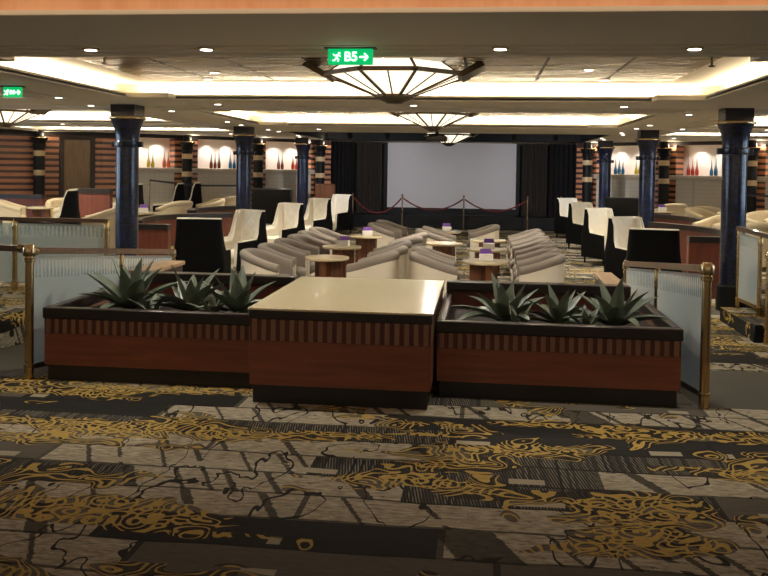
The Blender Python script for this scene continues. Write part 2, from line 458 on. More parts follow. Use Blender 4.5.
# ================================================================== STRUCTURE
# floors
f = MB(); f.add([(-16, -4, 0), (14, -4, 0), (14, 6.25, 0), (-16, 6.25, 0)], [(0, 1, 2, 3)])
f.box(-3.40, 1.52, 6.25, 8.62, -0.25, 0.0)
f.add([(-16, 6.25, 0), (-4.65, 6.25, 0), (-4.65, 7.78, 0), (-16, 7.78, 0)], [(0, 1, 2, 3)])
f.add([(3.05, 6.25, 0), (14, 6.25, 0), (14, 8.5, 0), (3.05, 8.5, 0)], [(0, 1, 2, 3)])
struct('floor', f, M['carpet'])
f = MB(); f.add([(-16, 7.6, ZL), (14, 7.6, ZL), (14, 30, ZL), (-16, 30, ZL)], [(0, 1, 2, 3)])
struct('floor_lounge', f, M['carpet'])
for nm, x0, x1 in (('floor_ramp_left', -4.65, -3.40), ('floor_ramp_right', 1.52, 3.05)):
    f = MB(); YE = 8.35
    f.add([(x0, 6.25, 0), (x1, 6.25, 0), (x1, YE, ZL + .004), (x0, YE, ZL + .004), (x0, 6.25, -.3), (x1, 6.25, -.3), (x1, YE, -.3), (x0, YE, -.3)],
          [(0, 1, 2, 3), (0, 4, 5, 1), (1, 5, 6, 2), (2, 6, 7, 3), (3, 7, 4, 0)])
    struct(nm, f, M['ramp_carpet'])
# raised side terraces with a lower step towards the lounge
f = MB()
f.box(-16, -4.65, 7.78, 11.0, -.3, ZT); f.box(-16, -5.50, 11.0, 25.0, -.3, ZT)
f.box(-4.65, -4.35, 8.4, 11.0, -.3, -.03)
struct('floor_terrace_left', f, M['carpet'])
f = MB()
f.box(3.38, 14, 8.5, 11.25, -.3, ZT); f.box(3.62, 14, 11.25, 24.0, -.3, ZT)
f.box(3.02, 3.38, 9.9, 11.25, -.3, -.03)
struct('floor_terrace_right', f, M['carpet'])

# ceiling with coffer openings
OX0, OX1 = CX - 3.5, CX + 3.5
coffers = []   # (x0,x1,y0,y1, kind)
coffers.append((OX0 - 6, OX1 + 6, 0.6, 4.85, 'copper'))
coffers.append((OX0, OX1, 6.52, 10.6, 'main'))
coffers.append((OX0, OX1, 12.7, 17.0, 'main'))
for sx in (-1, 1):
    a, b = sorted((CX + sx * 4.95, CX + sx * 10.4))
    for y0, y1 in ((7.4, 10.6), (12.7, 16.6), (18.5, 21.0)): coffers.append((a, b, y0, y1, 'side'))
pit = (CX - 3.9, CX + 3.9, 20.6, 26.6)
holes = [c[:4] for c in coffers] + [pit]
def slab(x0, x1, y0, y1, z0, z1, holes):
    xs = sorted({x0, x1} | {h[0] for h in holes} | {h[1] for h in holes}); ys = sorted({y0, y1} | {h[2] for h in holes} | {h[3] for h in holes})
    mb = MB(); vid = {}
    def vv(x, y, z):
        k = (x, y, z)
        if k not in vid: vid[k] = len(mb.v); mb.v.append(k)
        return vid[k]
    solid = lambda i, j: 0 <= i < len(xs) - 1 and 0 <= j < len(ys) - 1 and not any(h[0] <= (xs[i] + xs[i + 1]) / 2 <= h[1] and h[2] <= (ys[j] + ys[j + 1]) / 2 <= h[3] for h in holes)
    def face(*p): mb.f.append([vv(*q) for q in p]); mb.m.append(0); mb.sm.append(False)
    for i in range(len(xs) - 1):
        for j in range(len(ys) - 1):
            if not solid(i, j): continue
            a, b, c, d = xs[i], xs[i + 1], ys[j], ys[j + 1]
            face((a, c, z0), (a, d, z0), (b, d, z0), (b, c, z0)); face((a, c, z1), (b, c, z1), (b, d, z1), (a, d, z1))
            if not solid(i - 1, j): face((a, c, z0), (a, c, z1), (a, d, z1), (a, d, z0))
            if not solid(i + 1, j): face((b, c, z0), (b, d, z0), (b, d, z1), (b, c, z1))
            if not solid(i, j - 1): face((a, c, z0), (b, c, z0), (b, c, z1), (a, c, z1))
            if not solid(i, j + 1): face((a, d, z0), (a, d, z1), (b, d, z1), (b, d, z0))
    return mb
struct('ceiling', slab(-16, 14, -4, 29, ZC, ZC + .025, holes), M['ceil'])

def frame(mb, x0, x1, y0, y1, w, z0, z1):
    mb.box(x0 - w, x1 + w, y0 - w, y0, z0, z1); mb.box(x0 - w, x1 + w, y1, y1 + w, z0, z1)
    mb.box(x0 - w, x0, y0, y1, z0, z1); mb.box(x1, x1 + w, y0, y1, z0, z1)
nt = 0
for ci, (x0, x1, y0, y1, kd) in enumerate(coffers):
    # stepped moulding below the soffit
    mb = MB()
    for w, z in ((.14, .034), (.26, .022), (.40, .010)) if kd != 'copper' else ((.10, .004), (.34, .002)): frame(mb, x0, x1, y0, y1, w, ZC - z, ZC - .0005)
    if kd == 'main':
        for sx in (x0, x1):
            for sy in (y0, y1): mb.box(sx - .01 if sx == x0 else sx - .55, sx + .55 if sx == x0 else sx + .01, sy - .01 if sy == y0 else sy - .28, sy + .28 if sy == y0 else sy + .01, ZC - .034, ZC + .025)
    nt += 1; struct('trim_%d' % nt, mb, M['ceil'])
    # cavity: wider than the opening; ledge holds the lamp strips
    e = .30 if kd != 'copper' else .02
    zr = ZR if kd != 'copper' else ZR + .1
    X0, X1, Y0, Y1 = x0 - e, x1 + e, y0 - e, y1 + e
    mb = MB(); zz = ZC + .025
    mb.add([(X0, Y0, zz), (X1, Y0, zz), (X1, Y1, zz), (X0, Y1, zz), (X0, Y0, zr), (X1, Y0, zr), (X1, Y1, zr), (X0, Y1, zr)],
           [(0, 1, 5, 4), (1, 2, 6, 5), (2, 3, 7, 6), (3, 0, 4, 7)])
    mb.box(X0, X1, Y0, Y1, zr, zr + .02)
    struct('ceiling_coffer', mb, M['ceil_white'] if kd != 'copper' else M['copper_face'])
    if kd == 'main':
        # bronze mirror panels with dark seams
        i_ = .42; a, b, c, d = x0 + i_, x1 - i_, y0 - .1, y1 - .55
        mb = MB(); nx = 8; ny = 5
        mb.cur = 1; mb.box(a, b, c, d, zr - .012, zr - .002); mb.cur = 0
        for i in range(nx):
            for j in range(ny):
                u0 = a + (b - a) * i / nx; v0 = c + (d - c) * j / ny
                mb.box(u0 + .016, u0 + (b - a) / nx - .016, v0 + .005, v0 + (d - c) / ny - .005, zr - .022, zr - .012)
        struct('ceiling_panel', mb, [M['bronze'], M['seam']])
    # concealed lamp strips on the ledge, shining up and inward
    if kd == 'copper':
        light('cove_light', 'AREA', ((x0 + x1) / 2, y1 - .5, ZC + .10), 75 * COVE_W, (1.0, .74, .48), (R(65), 0, 0), shape='RECTANGLE', size=x1 - x0 - 1, size_y=.06)
    else:
        P = {'main': 26.0, 'side': 36.0}[kd] * COVE_W
        wc = WARM if kd == 'main' else WARMW
        zl = ZC + .035; q = .20
        for (lx, ly, L, rz) in ((0, 1, x1 - x0, 0), (0, -1, x1 - x0, 180), (1, 0, y1 - y0, -90), (-1, 0, y1 - y0, 90)):
            px = (x0 + x1) / 2 + lx * ((x1 - x0) / 2 + q); py = (y0 + y1) / 2 + ly * ((y1 - y0) / 2 + q)
            light('cove_light', 'AREA', (px, py, zl), P * L, wc, Euler((R(180), 0, R(rz)), 'XYZ').to_matrix().to_euler(), shape='RECTANGLE', size=L, size_y=.05)
# black lighting pit above the stage front
mb = MB(); a, b, c, d = pit; zp = ZC + .7
mb.add([(a, c, ZC), (b, c, ZC), (b, d, ZC), (a, d, ZC), (a, c, zp), (b, c, zp), (b, d, zp), (a, d, zp)], [(0, 1, 5, 4), (1, 2, 6, 5), (2, 3, 7, 6), (3, 0, 4, 7), (4, 5, 6, 7)])
struct('ceiling_stage_pit', mb, M['black_matte'])

# outer walls
def wallbox(name, x0, x1, y0, y1, z0, z1, m): mb = MB(); mb.box(x0, x1, y0, y1, z0, z1); return struct(name, mb, m)
wallbox('wall_rear', -16, 14, -4.2, -4, 0, ZR + .2, M['wall'])
wallbox('wall_left', -16.2, -16, -4.2, 30, -.3, ZR + .2, M['wall'])
wallbox('wall_right', 14, 14.2, -4.2, 30, -.3, ZR + .2, M['wall'])
wallbox('wall_stage', -16, 14, 29.0, 29.2, -.3, 3.4, M['black_matte'])
# glowing windows added behind the camera to brighten the front soffit
for k in range(5):
    xw = CX - 8 + k * 4.0; mb = MB()
    mb.box(xw - 1.5, xw - 1.4, -4, -3.92, .6, 2.4); mb.box(xw + 1.4, xw + 1.5, -4, -3.92, .6, 2.4); mb.box(xw - 1.4, xw + 1.4, -4, -3.92, .6, .7); mb.box(xw - 1.4, xw + 1.4, -4, -3.92, 2.3, 2.4)
    struct('window_%d' % (7 + k), mb, M['wall_dark'])
    mb = MB(); mb.box(xw - 1.4, xw + 1.4, -4, -3.985, .7, 2.3); struct('window_pane_rear', mb, M['rear_pane'])
# unseen glowing windows added in the side walls for cool light on columns
for side, xw, sn in ((-1, -16.0, 'left'), (1, 14.0, 'right')):
    for k, yw in enumerate((6.5, 10.0, 13.5)):
        mb = MB(); s_ = -side; x_a, x_b = sorted((xw, xw + s_ * .06))
        frame(mb, 0, 0, 0, 0, 0, 0, 0) if False else None
        mb.box(x_a, x_b, yw - 1.3, yw - 1.2, .7, 2.4); mb.box(x_a, x_b, yw + 1.2, yw + 1.3, .7, 2.4); mb.box(x_a, x_b, yw - 1.2, yw + 1.2, .7, .8); mb.box(x_a, x_b, yw - 1.2, yw + 1.2, 2.3, 2.4); mb.box(x_a, x_b, yw - .03, yw + .03, .8, 2.3)
        struct('window_%d' % (k + 1 + (3 if side > 0 else 0)), mb, M['wall_dark'])
        mb = MB(); mb.box(min(xw, xw + s_ * .012), max(xw, xw + s_ * .012), yw - 1.2, yw + 1.2, .8, 2.3); struct('window_pane_' + sn, mb, M['daylight'])
# slanting side walls running out from the stage corners
SL = .77; LN = math.hypot(1, SL)
def wall_frame(side):
    d = Vector((side, -SL, 0)) / LN
    nrm = Vector((-side * SL, -1, 0)) / LN
    mt = Matrix((d, -nrm if False else nrm, Vector((0, 0, 1)))).transposed().to_4x4()
    mt.translation = Vector((CX + side * 4.05, 26.3, 0)); return mt
# local x runs outward along the wall, local y points into the room
BAYS = {-1: [0.0, 2.20, 4.30, 6.30], 1: [0.0, 2.48, 4.90, 7.2]}
NZ0, NZ1 = 1.61, 2.44
for side, sn in ((-1, 'left'), (1, 'right')):
    W = wall_frame(side); BAY = BAYS[side]
    mb = MB(W)
    L = 13.5
    mb.box(-.2, BAY[3], -.55, -.45, -.3, ZR)                     # back of niches
    struct('wall_niche_back_' + sn, mb, M['niche'])
    mb = MB(W); mb.box(0, BAY[3], -.45, 0, -.3, NZ0 - .12)
    struct('wall_lower_' + sn, mb, M['tile'])
    mb = MB(W); mb.box(0, BAY[3], -.45, .10, NZ0 - .10, NZ0, .01); mb.box(0, BAY[3], -.45, .05, NZ0 - .14, NZ0 - .10)
    nt += 1; struct('trim_%d' % nt, mb, M['ledge'])
    mb = MB(W); mb.box(0, BAY[3], -.45, .0, NZ1, ZC)
    struct('wall_upper_' + sn, mb, M['niche'])
    mb = MB(W); mb.box(-.3, L, .0, .06, ZC - .10, ZC - .002)
    nt += 1; struct('trim_%d' % nt, mb, M['wall_dark'])
    mb = MB(W)
    for s_ in BAY: mb.box(s_ - .34, s_ + .34, -.45, .02, -.3, ZC)
    mb.box(BAY[3], L, -.2, 0, -.3, ZC)
    struct('wall_striped_' + sn, mb, M['stripe'])
    for b0, b1 in zip(BAY, BAY[1:]):
        for fx in (.36, .64):
            pos = W @ Vector((b0 + (b1 - b0) * fx, -.22, NZ1 - .02))
            light('niche_light', 'SPOT', pos, 10.0 * DOWN_W, (1.0, .94, .90), (0, 0, 0), spot_size=R(125), spot_blend=1.0, shadow_soft_size=.03)
# stage: recess side walls, platform, screen, curtains
wallbox('wall_stage_left', CX - 4.35, CX - 4.05, 26.2, 29, -.3, 3.3, M['wall_dark'])
wallbox('wall_stage_right', CX + 4.05, CX + 4.35, 26.2, 29, -.3, 3.3, M['wall_dark'])
mb = MB(); mb.box(CX - 4.05, CX + 4.05, 27.3, 29, ZL, .22, .02); struct('floor_stage', mb, M['black'])
# door and lit strip beside it in the left wall
Wl = wall_frame(-1)
mb = MB(Wl); mb.box(6.95, 7.62, 0.0, .05, ZT, 2.32); struct('door_1', mb, M['door'])
mb = MB(Wl); mb.box(6.83, 6.95, 0, .08, ZT, 2.42); mb.box(7.62, 7.74, 0, .08, ZT, 2.42); mb.box(6.95, 7.62, 0, .08, 2.32, 2.42)
nt += 1; struct('trim_%d' % nt, mb, M['wall_dark'])

# ================================================================== CENTRAL COUNTER AND PLANTERS
def frieze(mb, x0, x1, yf, z0, z1, flip=1, period=.0655):
    mb.cur = 0; mb.box(x0, x1, min(yf, yf + flip * .02), max(yf, yf + flip * .02), z0, z1)
    n = int((x1 - x0) / period); p = (x1 - x0) / n; mb.cur = 1
    for i in range(n): mb.box(x0 + p * (i + .25), x0 + p * (i + .75), yf - .006, yf + .001, z0 + .004, z1 - .002)
t = thing('host_counter', 'low red-brown counter with cream polished top between the two planters', 'counter', (CX, 5.83, 0))
x0, x1 = -1.61 - CX, -.322 - CX; D = 1.78
mb = MB(); mb.box(x0 + .03, x1 - .03, .03, D, 0, .13); mb.build('plinth', M['kick'], t)
mb = MB(); mb.box(x0 + .01, x1 - .01, .01, D, .13, .44); mb.build('body', M['redwood'], t)
mb = MB(); frieze(mb, x0 + .01, x1 - .01, .01, .44, .595); mb.box(x0 + .01, x1 - .01, .03, D, .44, .595); mb.build('striped_frieze', [M['slat_dark'], M['slat_lite']], t)
mb = MB(); mb.box(x0, x1, 0, D, .595, .655, .006); mb.build('dark_top_band', M['lip'], t)
mb = MB(); mb.box(x0 - .005, x1 + .005, -.005, D, .655, .672, .004); mb.build('counter_top', M['cream_top'], t)

def planter(name, label, x0, x1, wallx):
    t = thing(name, label, 'planter', ((x0 + x1) / 2, 6.2, 0)); w = (x1 - x0) / 2; D = 1.42
    mb = MB(); mb.box(-w + .02, w - .02, .02, D, 0, .12); mb.build('plinth', M['kick'], t)
    mb = MB(); mb.box(-w, w, 0, .06, .12, .36); mb.box(-w, -w + .05, .06, D, .12, .36); mb.box(w - .05, w, .06, D, .12, .36); mb.build('body', M['redwood'], t)
    mb = MB(); frieze(mb, -w, w, .0, .36, .475); mb.box(-w, -w + .05, .02, D, .36, .475); mb.box(w - .05, w, .02, D, .36, .475); mb.build('striped_frieze', [M['slat_dark'], M['slat_lite']], t)
    mb = MB(); mb.box(-w - .012, w + .012, -.015, .06, .475, .56, .008); mb.box(-w - .012, -w + .06, .06, D, .475, .56, .008); mb.box(w - .06, w + .012, .06, D, .475, .56, .008)
    mb.build('rim', M['lip'], t)
    mb = MB(); mb.box(wallx[0] - (x0 + x1) / 2, wallx[1] - (x0 + x1) / 2, D - .02, D + .06, 0, .59); mb.build('back_panel', M['slat_dark'], t)
    mb = MB(); mb.box(wallx[0] - (x0 + x1) / 2, wallx[1] - (x0 + x1) / 2, D - .05, D + .09, .59, .67, .008); mb.build('back_cap', M['lip'], t)
    mb = MB(); n = 18; vs = []; fs = []
    for j in range(7):
        for i in range(n + 1): vs.append((-w + .05 + (2 * w - .1) * i / n, .06 + (D - .08) * j / 6, .44 + rnd.uniform(-.012, .018)))
    for j in range(6):
        for i in range(n): q = j * (n + 1) + i; fs.append((q, q + 1, q + n + 2, q + n + 1))
    mb.smooth = True; mb.add(vs, fs); mb.build('soil', M['soil'], t)
    return t
planter('planter_box', 'long red-brown planter box with striped frieze at the left of the cream-topped counter', -3.31, -1.655, (-3.2, -1.66))
planter('planter_box', 'long red-brown planter box with striped frieze at the right of the cream-topped counter', -.305, 1.41, (-.30, 1.29))
# low capped walls running back from the planters
for nm, x0, x1 in (('left', -3.29, -3.06), ('right', 1.10, 1.28)):
    t = thing('low_wall', 'short dark low wall with tan wooden cap running back from %s planter' % nm, 'low wall', ((x0 + x1) / 2, 7.72, 0)); w = (x1 - x0) / 2
    mb = MB(); mb.box(-w + .02, w - .02, 0, .88, 0, .63); mb.build('body', M['lip'], t)
    mb = MB(); mb.box(-w, w, -.01, .9, .63, .67, .006); mb.build('cap', M['cap_wood'], t)

# agaves
def agave(seed, n, size, spread=1.0):
    g = random.Random(seed); mb = MB(); mb.smooth = True
    for i in range(n):
        f_ = i / n
        az = i * 2.39996 + g.uniform(-.25, .25)
        el = R(22 + 58 * f_ + g.uniform(-8, 8)) / spread
        L = size * (1.0 - .18 * f_) * g.uniform(.85, 1.12); wd = .052 * size / .45 * g.uniform(.9, 1.25)
        droop = g.uniform(.45, 1.15) * (1 - f_ * .75)
        d = Vector((math.cos(az), math.sin(az), 0)); sd = Vector((-math.sin(az), math.cos(az), 0))
        p = d * .02 + Vector((0, 0, .02)); e = el; ns = 9; vs = []; fs = []
        for k in range(ns + 1):
            s_ = k / ns
            w = wd * (0.55 + 1.3 * s_ if s_ < .35 else 1.0 * (1 - ((s_ - .35) / .65) ** 1.7) + .004) 
            dirv = d * math.cos(e) + Vector((0, 0, 1)) * math.sin(e); up = Vector((0, 0, 1)) * math.cos(e) - d * math.sin(e)
            for a, h in ((-1, .35), (-.5, .08), (0, -.05), (.5, .08), (1, .35)): vs.append(tuple(p + sd * (a * w) + up * (h * w)))
            for a, h in ((.5, -.02), (0, -.2), (-.5, -.02)): vs.append(tuple(p + sd * (a * w) + up * (h * w)))
            p = p + dirv * (L / ns); e -= droop / ns
        for k in range(ns):
            for j in range(8):
                j2 = (j + 1) % 8; fs.append((k * 8 + j, k * 8 + j2, k * 8 + 8 + j2, k * 8 + 8 + j))
        mb.add(vs, fs)
    return mb
AG = [(-2.88, 6.80, 19, .52, 'leafy agave nearest the frosted glass in the left planter'), (-2.36, 6.78, 16, .46, 'grey-green agave in the middle of the left planter'),
      (-1.95, 6.76, 15, .44, 'grey-green agave beside the counter in the left planter'), (.20, 6.78, 19, .46, 'bushy agave beside the counter in the right planter'),
      (.61, 6.80, 14, .37, 'smaller upright agave in the middle of the right planter'), (1.03, 6.74, 16, .48, 'spiky agave at the end of the right planter near brass post')]
for i, (x, y, n, sz, lab) in enumerate(AG):
    o = agave(21 + i * 5, n, sz).build('agave_plant', M['leaf']); o.location = (x, y, .44); o.rotation_euler = (0, 0, i * 1.3); tag(o, lab, 'plant', 'agaves in the planters')
SM = [(-2.62, 6.62, 'small agave offset between the two larger agaves, left planter'), (-2.12, 6.60, 'small low agave squeezed beside the counter-end agave, left planter'), (.28, 6.52, 'small low agave in the gap near the counter, right planter'), (.80, 6.58, 'small low agave before the end agave, right planter')]
for i, (x, y, lab) in enumerate(SM):
    o = agave(91 + i * 3, 9, .25).build('agave_plant', M['leaf']); o.location = (x, y, .44); tag(o, lab, 'plant', 'agaves in the planters')

# ================================================================== BALUSTRADES
def glass_panel(a, b, zb0, zt0, zb1, zt1, parent, th=.012):
    """vertical glass sheet from plan point a to b with its own bottom and top heights; uv in metres along / 0..1 up"""
    a = Vector((a[0], a[1], 0)); b = Vector((b[0], b[1], 0)); d = (b - a); L = d.length; nrm = Vector((-d.y, d.x, 0)).normalized() * th / 2
    vs = []
    for s_ in (-1, 1): vs += [a + nrm * s_ + Vector((0, 0, zb0)), b + nrm * s_ + Vector((0, 0, zb1)), b + nrm * s_ + Vector((0, 0, zt1)), a + nrm * s_ + Vector((0, 0, zt0))]
    fs = [(3, 2, 1, 0), (4, 5, 6, 7), (0, 1, 5, 4), (1, 2, 6, 5), (2, 3, 7, 6), (3, 0, 4, 7)]
    me = bpy.data.meshes.new('glass_panel'); me.from_pydata([tuple(v) for v in vs], [], fs); me.update(); me.materials.append(M['glass'])
    uv = me.uv_layers.new(name='UVMap'); U = [(0, 0), (L, 0), (L, 1), (0, 1)] * 2
    for lp in me.loops: uv.data[lp.index].uv = U[lp.vertex_index]
    o = bpy.data.objects.new('glass_panel', me); col.objects.link(o); o.parent = parent; return o
def post(parent, x, y, z0, z1, r=.03, collar=True, name='post'):
    mb = MB(); mb.lathe([(r * 1.1, z0), (r * 1.1, z0 + .09), (r * 1.25, z0 + .095), (r * 1.25, z0 + .11), (r, z0 + .115), (r, z1 - .13), (r * 1.3, z1 - .125), (r * 1.3, z1 - .105), (r * 1.05, z1 - .10), (r * 1.05, z1 - .004), (r * .95, z1)], 18, x, y)
    o = mb.build(name, M['brass'], parent)
    if collar:
        mb = MB(); mb.lathe([(r * 1.4, z1 - .085), (r * 1.5, z1 - .07), (r * 1.5, z1 - .03), (r * 1.4, z1 - .015)], 18, x, y); mb.build('collar', M['gold_ring'], o)
    return o
for sx, nm in ((-1, 'left'), (1, 'right')):
    xo = -3.45 if sx < 0 else 1.58
    t = thing('glass_balustrade', 'frosted glass balustrade with brass posts and wooden rail beside the %s planter' % nm, 'railing', (xo, 6.23, 0), 0, 'balustrades beside the planters')
    YB = (0, 1.5, 2.65) ; XB = (0, .08, .16) if sx < 0 else (0, -.04, -.12)
    def zfl(y): return -.2 * min(1, max(0, (y + 6.23 - 6.25) / 2.1))
    zr = lambda y: .985 - y * (.985 - .735) / 2.65
    post(t, 0, 0, 0, 1.03, .033)
    for i in (1, 2): post(t, XB[i], YB[i], zfl(YB[i]), zr(YB[i]) + (.03 if i == 2 else -.03), .024, i == 2)
    for i in (0, 1):
        y0, y1 = YB[i] + .05, YB[i + 1] - .04
        glass_panel((XB[i], y0), (XB[i + 1], y1), zfl(y0) + .10, zr(y0) - .04, zfl(y1) + .10, zr(y1) - .04, t)
        mb = MB(); mb.bar((XB[i], y0, zfl(y0) + .085), (XB[i + 1], y1, zfl(y1) + .085), .03, .04); mb.build('bottom_channel', M['lip'], t)
    mb = MB(); mb.bar((0, .03, zr(0)), (XB[2], 2.62, zr(2.62)), .06, .05); mb.build('handrail', M['rail_wood'], t)
    mb = MB(); mb.tube([(0, 0, zr(0)), (0, .09, zr(.09))], .035, 14); mb.build('rail_socket', M['brass'], t)
    if sx < 0:
        mb = MB(); mb.bar((-.03, 0, 1.0), (-1.28, .35, .98), .05, .045); mb.build('side_handrail', M['rail_wood'], t)
        mb = MB(); mb.tube([(0, 0, 1.0), (-.09, .02, 1.0)], .034, 14); mb.build('side_rail_socket', M['brass'], t)
# balustrade on the left terrace
t = thing('glass_balustrade', 'level glass guard rail with brass posts on the left terrace edge', 'railing', (-5.5, 9.6, ZT))
for x in (0, 1.14): post(t, x, 0, 0, .86, .03, False)
glass_panel((.04, 0), (1.10, 0), .1, .80, .1, .80, t)
mb = MB(); mb.bar((-1.2, 0, .85), (1.16, 0, .85), .06, .045); mb.build('handrail', M['rail_wood'], t)
glass_panel((-1.15, 0), (-.04, 0), .1, .80, .1, .80, t)
post(t, -1.2, 0, 0, .86, .03, False)
t = thing('stair_rail', 'sloping dark stair rail with thick brass posts behind the left guard rail', 'railing', (-5.75, 10.0, ZT))
mb = MB(); mb.bar((0, 0, .80), (.97, .2, .70), .06, .05); mb.build('handrail', M['lip'], t)
for x in (.97, 1.06): post(t, x, .2, 0 if x < .98 else 0, .71, .032, x < 1)
glass_panel((.02, .0), (.92, .2), .08, .74, .08, .64, t)
post(t, 0, 0, 0, .80, .03, False)
# balustrade on the right terrace
t = thing('glass_balustrade', 'glass guard rail standing on the carpeted step beside the right column', 'railing', (3.26, 11.35, -.03))
post(t, 0, 0, 0, 1.0, .026, False); post(t, .03, -.75, 0, .97, .026, False)
glass_panel((0, -.04), (.03, -.71), .12, .95, .12, .92, t)
mb = MB(); mb.bar((0, .03, 1.0), (.06, -1.25, .965), .07, .05); mb.build('handrail', M['rail_wood'], t)
mb = MB(); mb.bar((0, -.04, .10), (.03, -.71, .10), .03, .04); mb.build('bottom_channel', M['brass'], t)
t = thing('stair_rail', 'brass stair rail post with dark foot box at the right step', 'railing', (3.12, 9.75, ZL))
post(t, 0, 0, 0, 1.02, .03, True); post(t, .5, .1, .18, 1.02, .03, True)
mb = MB(); mb.bar((0, 0, .98), (.9, .18, .98), .05, .045); mb.build('handrail', M['lip'], t)
mb = MB(); mb.box(-.12, -.02, .06, .22, 0, .2, .01); mb.build('foot_box', M['black'], t)

# ================================================================== COLUMNS
def column(x, y, lab):
    t = thing('column', lab, 'column', (x, y, ZL), 0, 'dark blue lounge columns'); t['kind'] = 'thing'
    h = ZC - ZL
    mb = MB(); mb.lathe([(.20, 0), (.20, .34), (.185, .35), (.185, .36)], 28); mb.build('base', M['black'], t)
    mb = MB(); mb.lathe([(.162, .36), (.162, 2.12)], 32); mb.build('shaft', M['column'], t)
    mb = MB(); mb.lathe([(.166, 2.12), (.18, 2.125), (.185, 2.15), (.185, 2.20), (.172, 2.215)], 32)
    for k in range(4):
        a = k * math.pi / 2 
        mb.box(.20 * math.cos(a) - .035, .20 * math.cos(a) + .035, .20 * math.sin(a) - .035, .20 * math.sin(a) + .035, 2.125, 2.205, .006)
    mb.build('collar', M['column'], t)
    mb = MB(); mb.lathe([(.170, 2.215), (.172, 2.28), (.182, 2.36), (.205, 2.44), (.235, 2.51), (.24, 2.525)], 12); mb.build('capital', M['column'], t)
    mb = MB(); mb.lathe([(.235, 2.525), (.262, 2.532), (.268, 2.548), (.262, 2.566), (.23, 2.572)], 32); mb.build('brass_ring', M['gold_ring'], t)
    mb = MB(); mb.box(-.185, .185, -.185, .185, 2.572, h, .004); mb.build('head_block', M['lip'], t)
pos_words = {(0, 0): 'left', (1, 0): 'right'}
for ix, x in enumerate(COLX):
    for iy, y in enumerate(COLY):
        sn = ('left', 'right')[ix]
        column(x, y, ['tall dark blue column on the %s, the one standing closest to the planters', 'middle column of the three dark blue columns on the %s', 'dark blue column on the %s, the one closest to the stage'][iy] % sn)
# half columns on the slanting walls
for side, sn in ((-1, 'left'), (1, 'right')):
    W = wall_frame(side)
    SP = [0.17, 2.21, 4.36, 8.28] if side < 0 else [0.2, 2.6, 4.98, 7.3]
    wd = ['beside the stage', 'first along from the stage', 'second along from the stage', 'last one along, far from stage'] 
    for k, s_ in enumerate(SP):
        p = W @ Vector((s_, .29, ZT))
        t = thing('banded_column', 'black column with two beige bands on the %s wall, %s' % (sn, wd[k]), 'column', p, 0, 'banded wall columns'); t['kind'] = 'thing'
        rr = .14
        mb = MB(); mb.lathe([(rr * 1.15, 0), (rr * 1.15, .2), (rr, .21), (rr, 1.95)], 20); mb.build('shaft', M['black'], t)
        for z in (1.22, 1.72): mb = MB(); mb.lathe([(rr + .006, z), (rr + .008, z + .01), (rr + .008, z + .13), (rr + .006, z + .14)], 20); mb.build('band', M['band'], t)
        mb = MB(); mb.lathe([(rr, 1.95), (.165, 1.97), (.165, 2.02), (.15, 2.03), (.175, 2.11), (.215, 2.17), (.215, 2.18), (.12, 2.185), (.12, 2.385)], 20); mb.build('capital', M['black'], t)
        mb = MB(); mb.lathe([(.215, 2.181), (.228, 2.188), (.215, 2.20)], 20); mb.build('brass_ring', M['gold_ring'], t)
        if True:
            light('column_uplight', 'POINT', (.17, .0, 2.27), 2.2 * DOWN_W, WARM, parent=t, shadow_soft_size=.05)

# ================================================================== STAGE
t = thing('projection_screen', 'large white projection screen in black frame on the stage', 'screen', (-1.0, 28.2, .22))
mb = MB(); mb.box(-2.12, 2.08, 0, .04, .19, 2.62); mb.build('screen_surface', M['screen'], t)
mb = MB(); frame(mb, -2.12, 2.08, 0, 0, .0, 0, 0) if False else None
mb = MB(); mb.box(-2.24, -2.12, -.03, .05, 0, 2.75); mb.box(2.08, 2.20, -.03, .05, 0, 2.75); mb.box(-2.12, 2.08, -.03, .05, 2.62, 2.75); mb.box(-2.12, 2.08, -.03, .05, 0, .19)
mb.build('frame', M['black'], t)
def curtain(x0, x1, y, lab, mat, z0=.22, z1=3.0, folds=9):
    n = folds * 8; prof = []
    for i in range(n + 1):
        s_ = i / n; prof.append((x0 + (x1 - x0) * s_, y + .06 * math.sin(s_ * folds * 2 * math.pi) + .02 * math.sin(s_ * 31)))
    vs = []; 
    for z in (z0, z1):
        for dy in (-.008, .008): vs += [(px, py + dy, z) for px, py in prof]
    k = n + 1; fs = []
    for i in range(n):
        fs += [(i, i + 1, 2 * k + i + 1, 2 * k + i), (k + i + 1, k + i, 3 * k + i, 3 * k + i + 1), (i + 1, i, k + i, k + i + 1), (2 * k + i, 2 * k + i + 1, 3 * k + i + 1, 3 * k + i)]
    fs += [(0, 2 * k, 3 * k, k), (n, k + n, 3 * k + n, 2 * k + n)]
    mb = MB(); mb.smooth = True; mb.add(vs, fs); o = mb.build('stage_curtain', mat); return tag(o, lab, 'curtain', 'stage curtains')
curtain(-4.9, -4.12, 27.6, 'black stage curtain at the outer left of the stage', M['curtain_dark'], folds=6)
curtain(-4.10, -3.26, 27.75, 'charcoal stage curtain hanging at left edge of the screen', M['curtain'])
curtain(1.24, 2.05, 27.75, 'charcoal stage curtain hanging at right edge of the screen', M['curtain'])
curtain(2.08, 3.0, 27.6, 'black stage curtain at the outer right of the stage', M['curtain_dark'], folds=6)
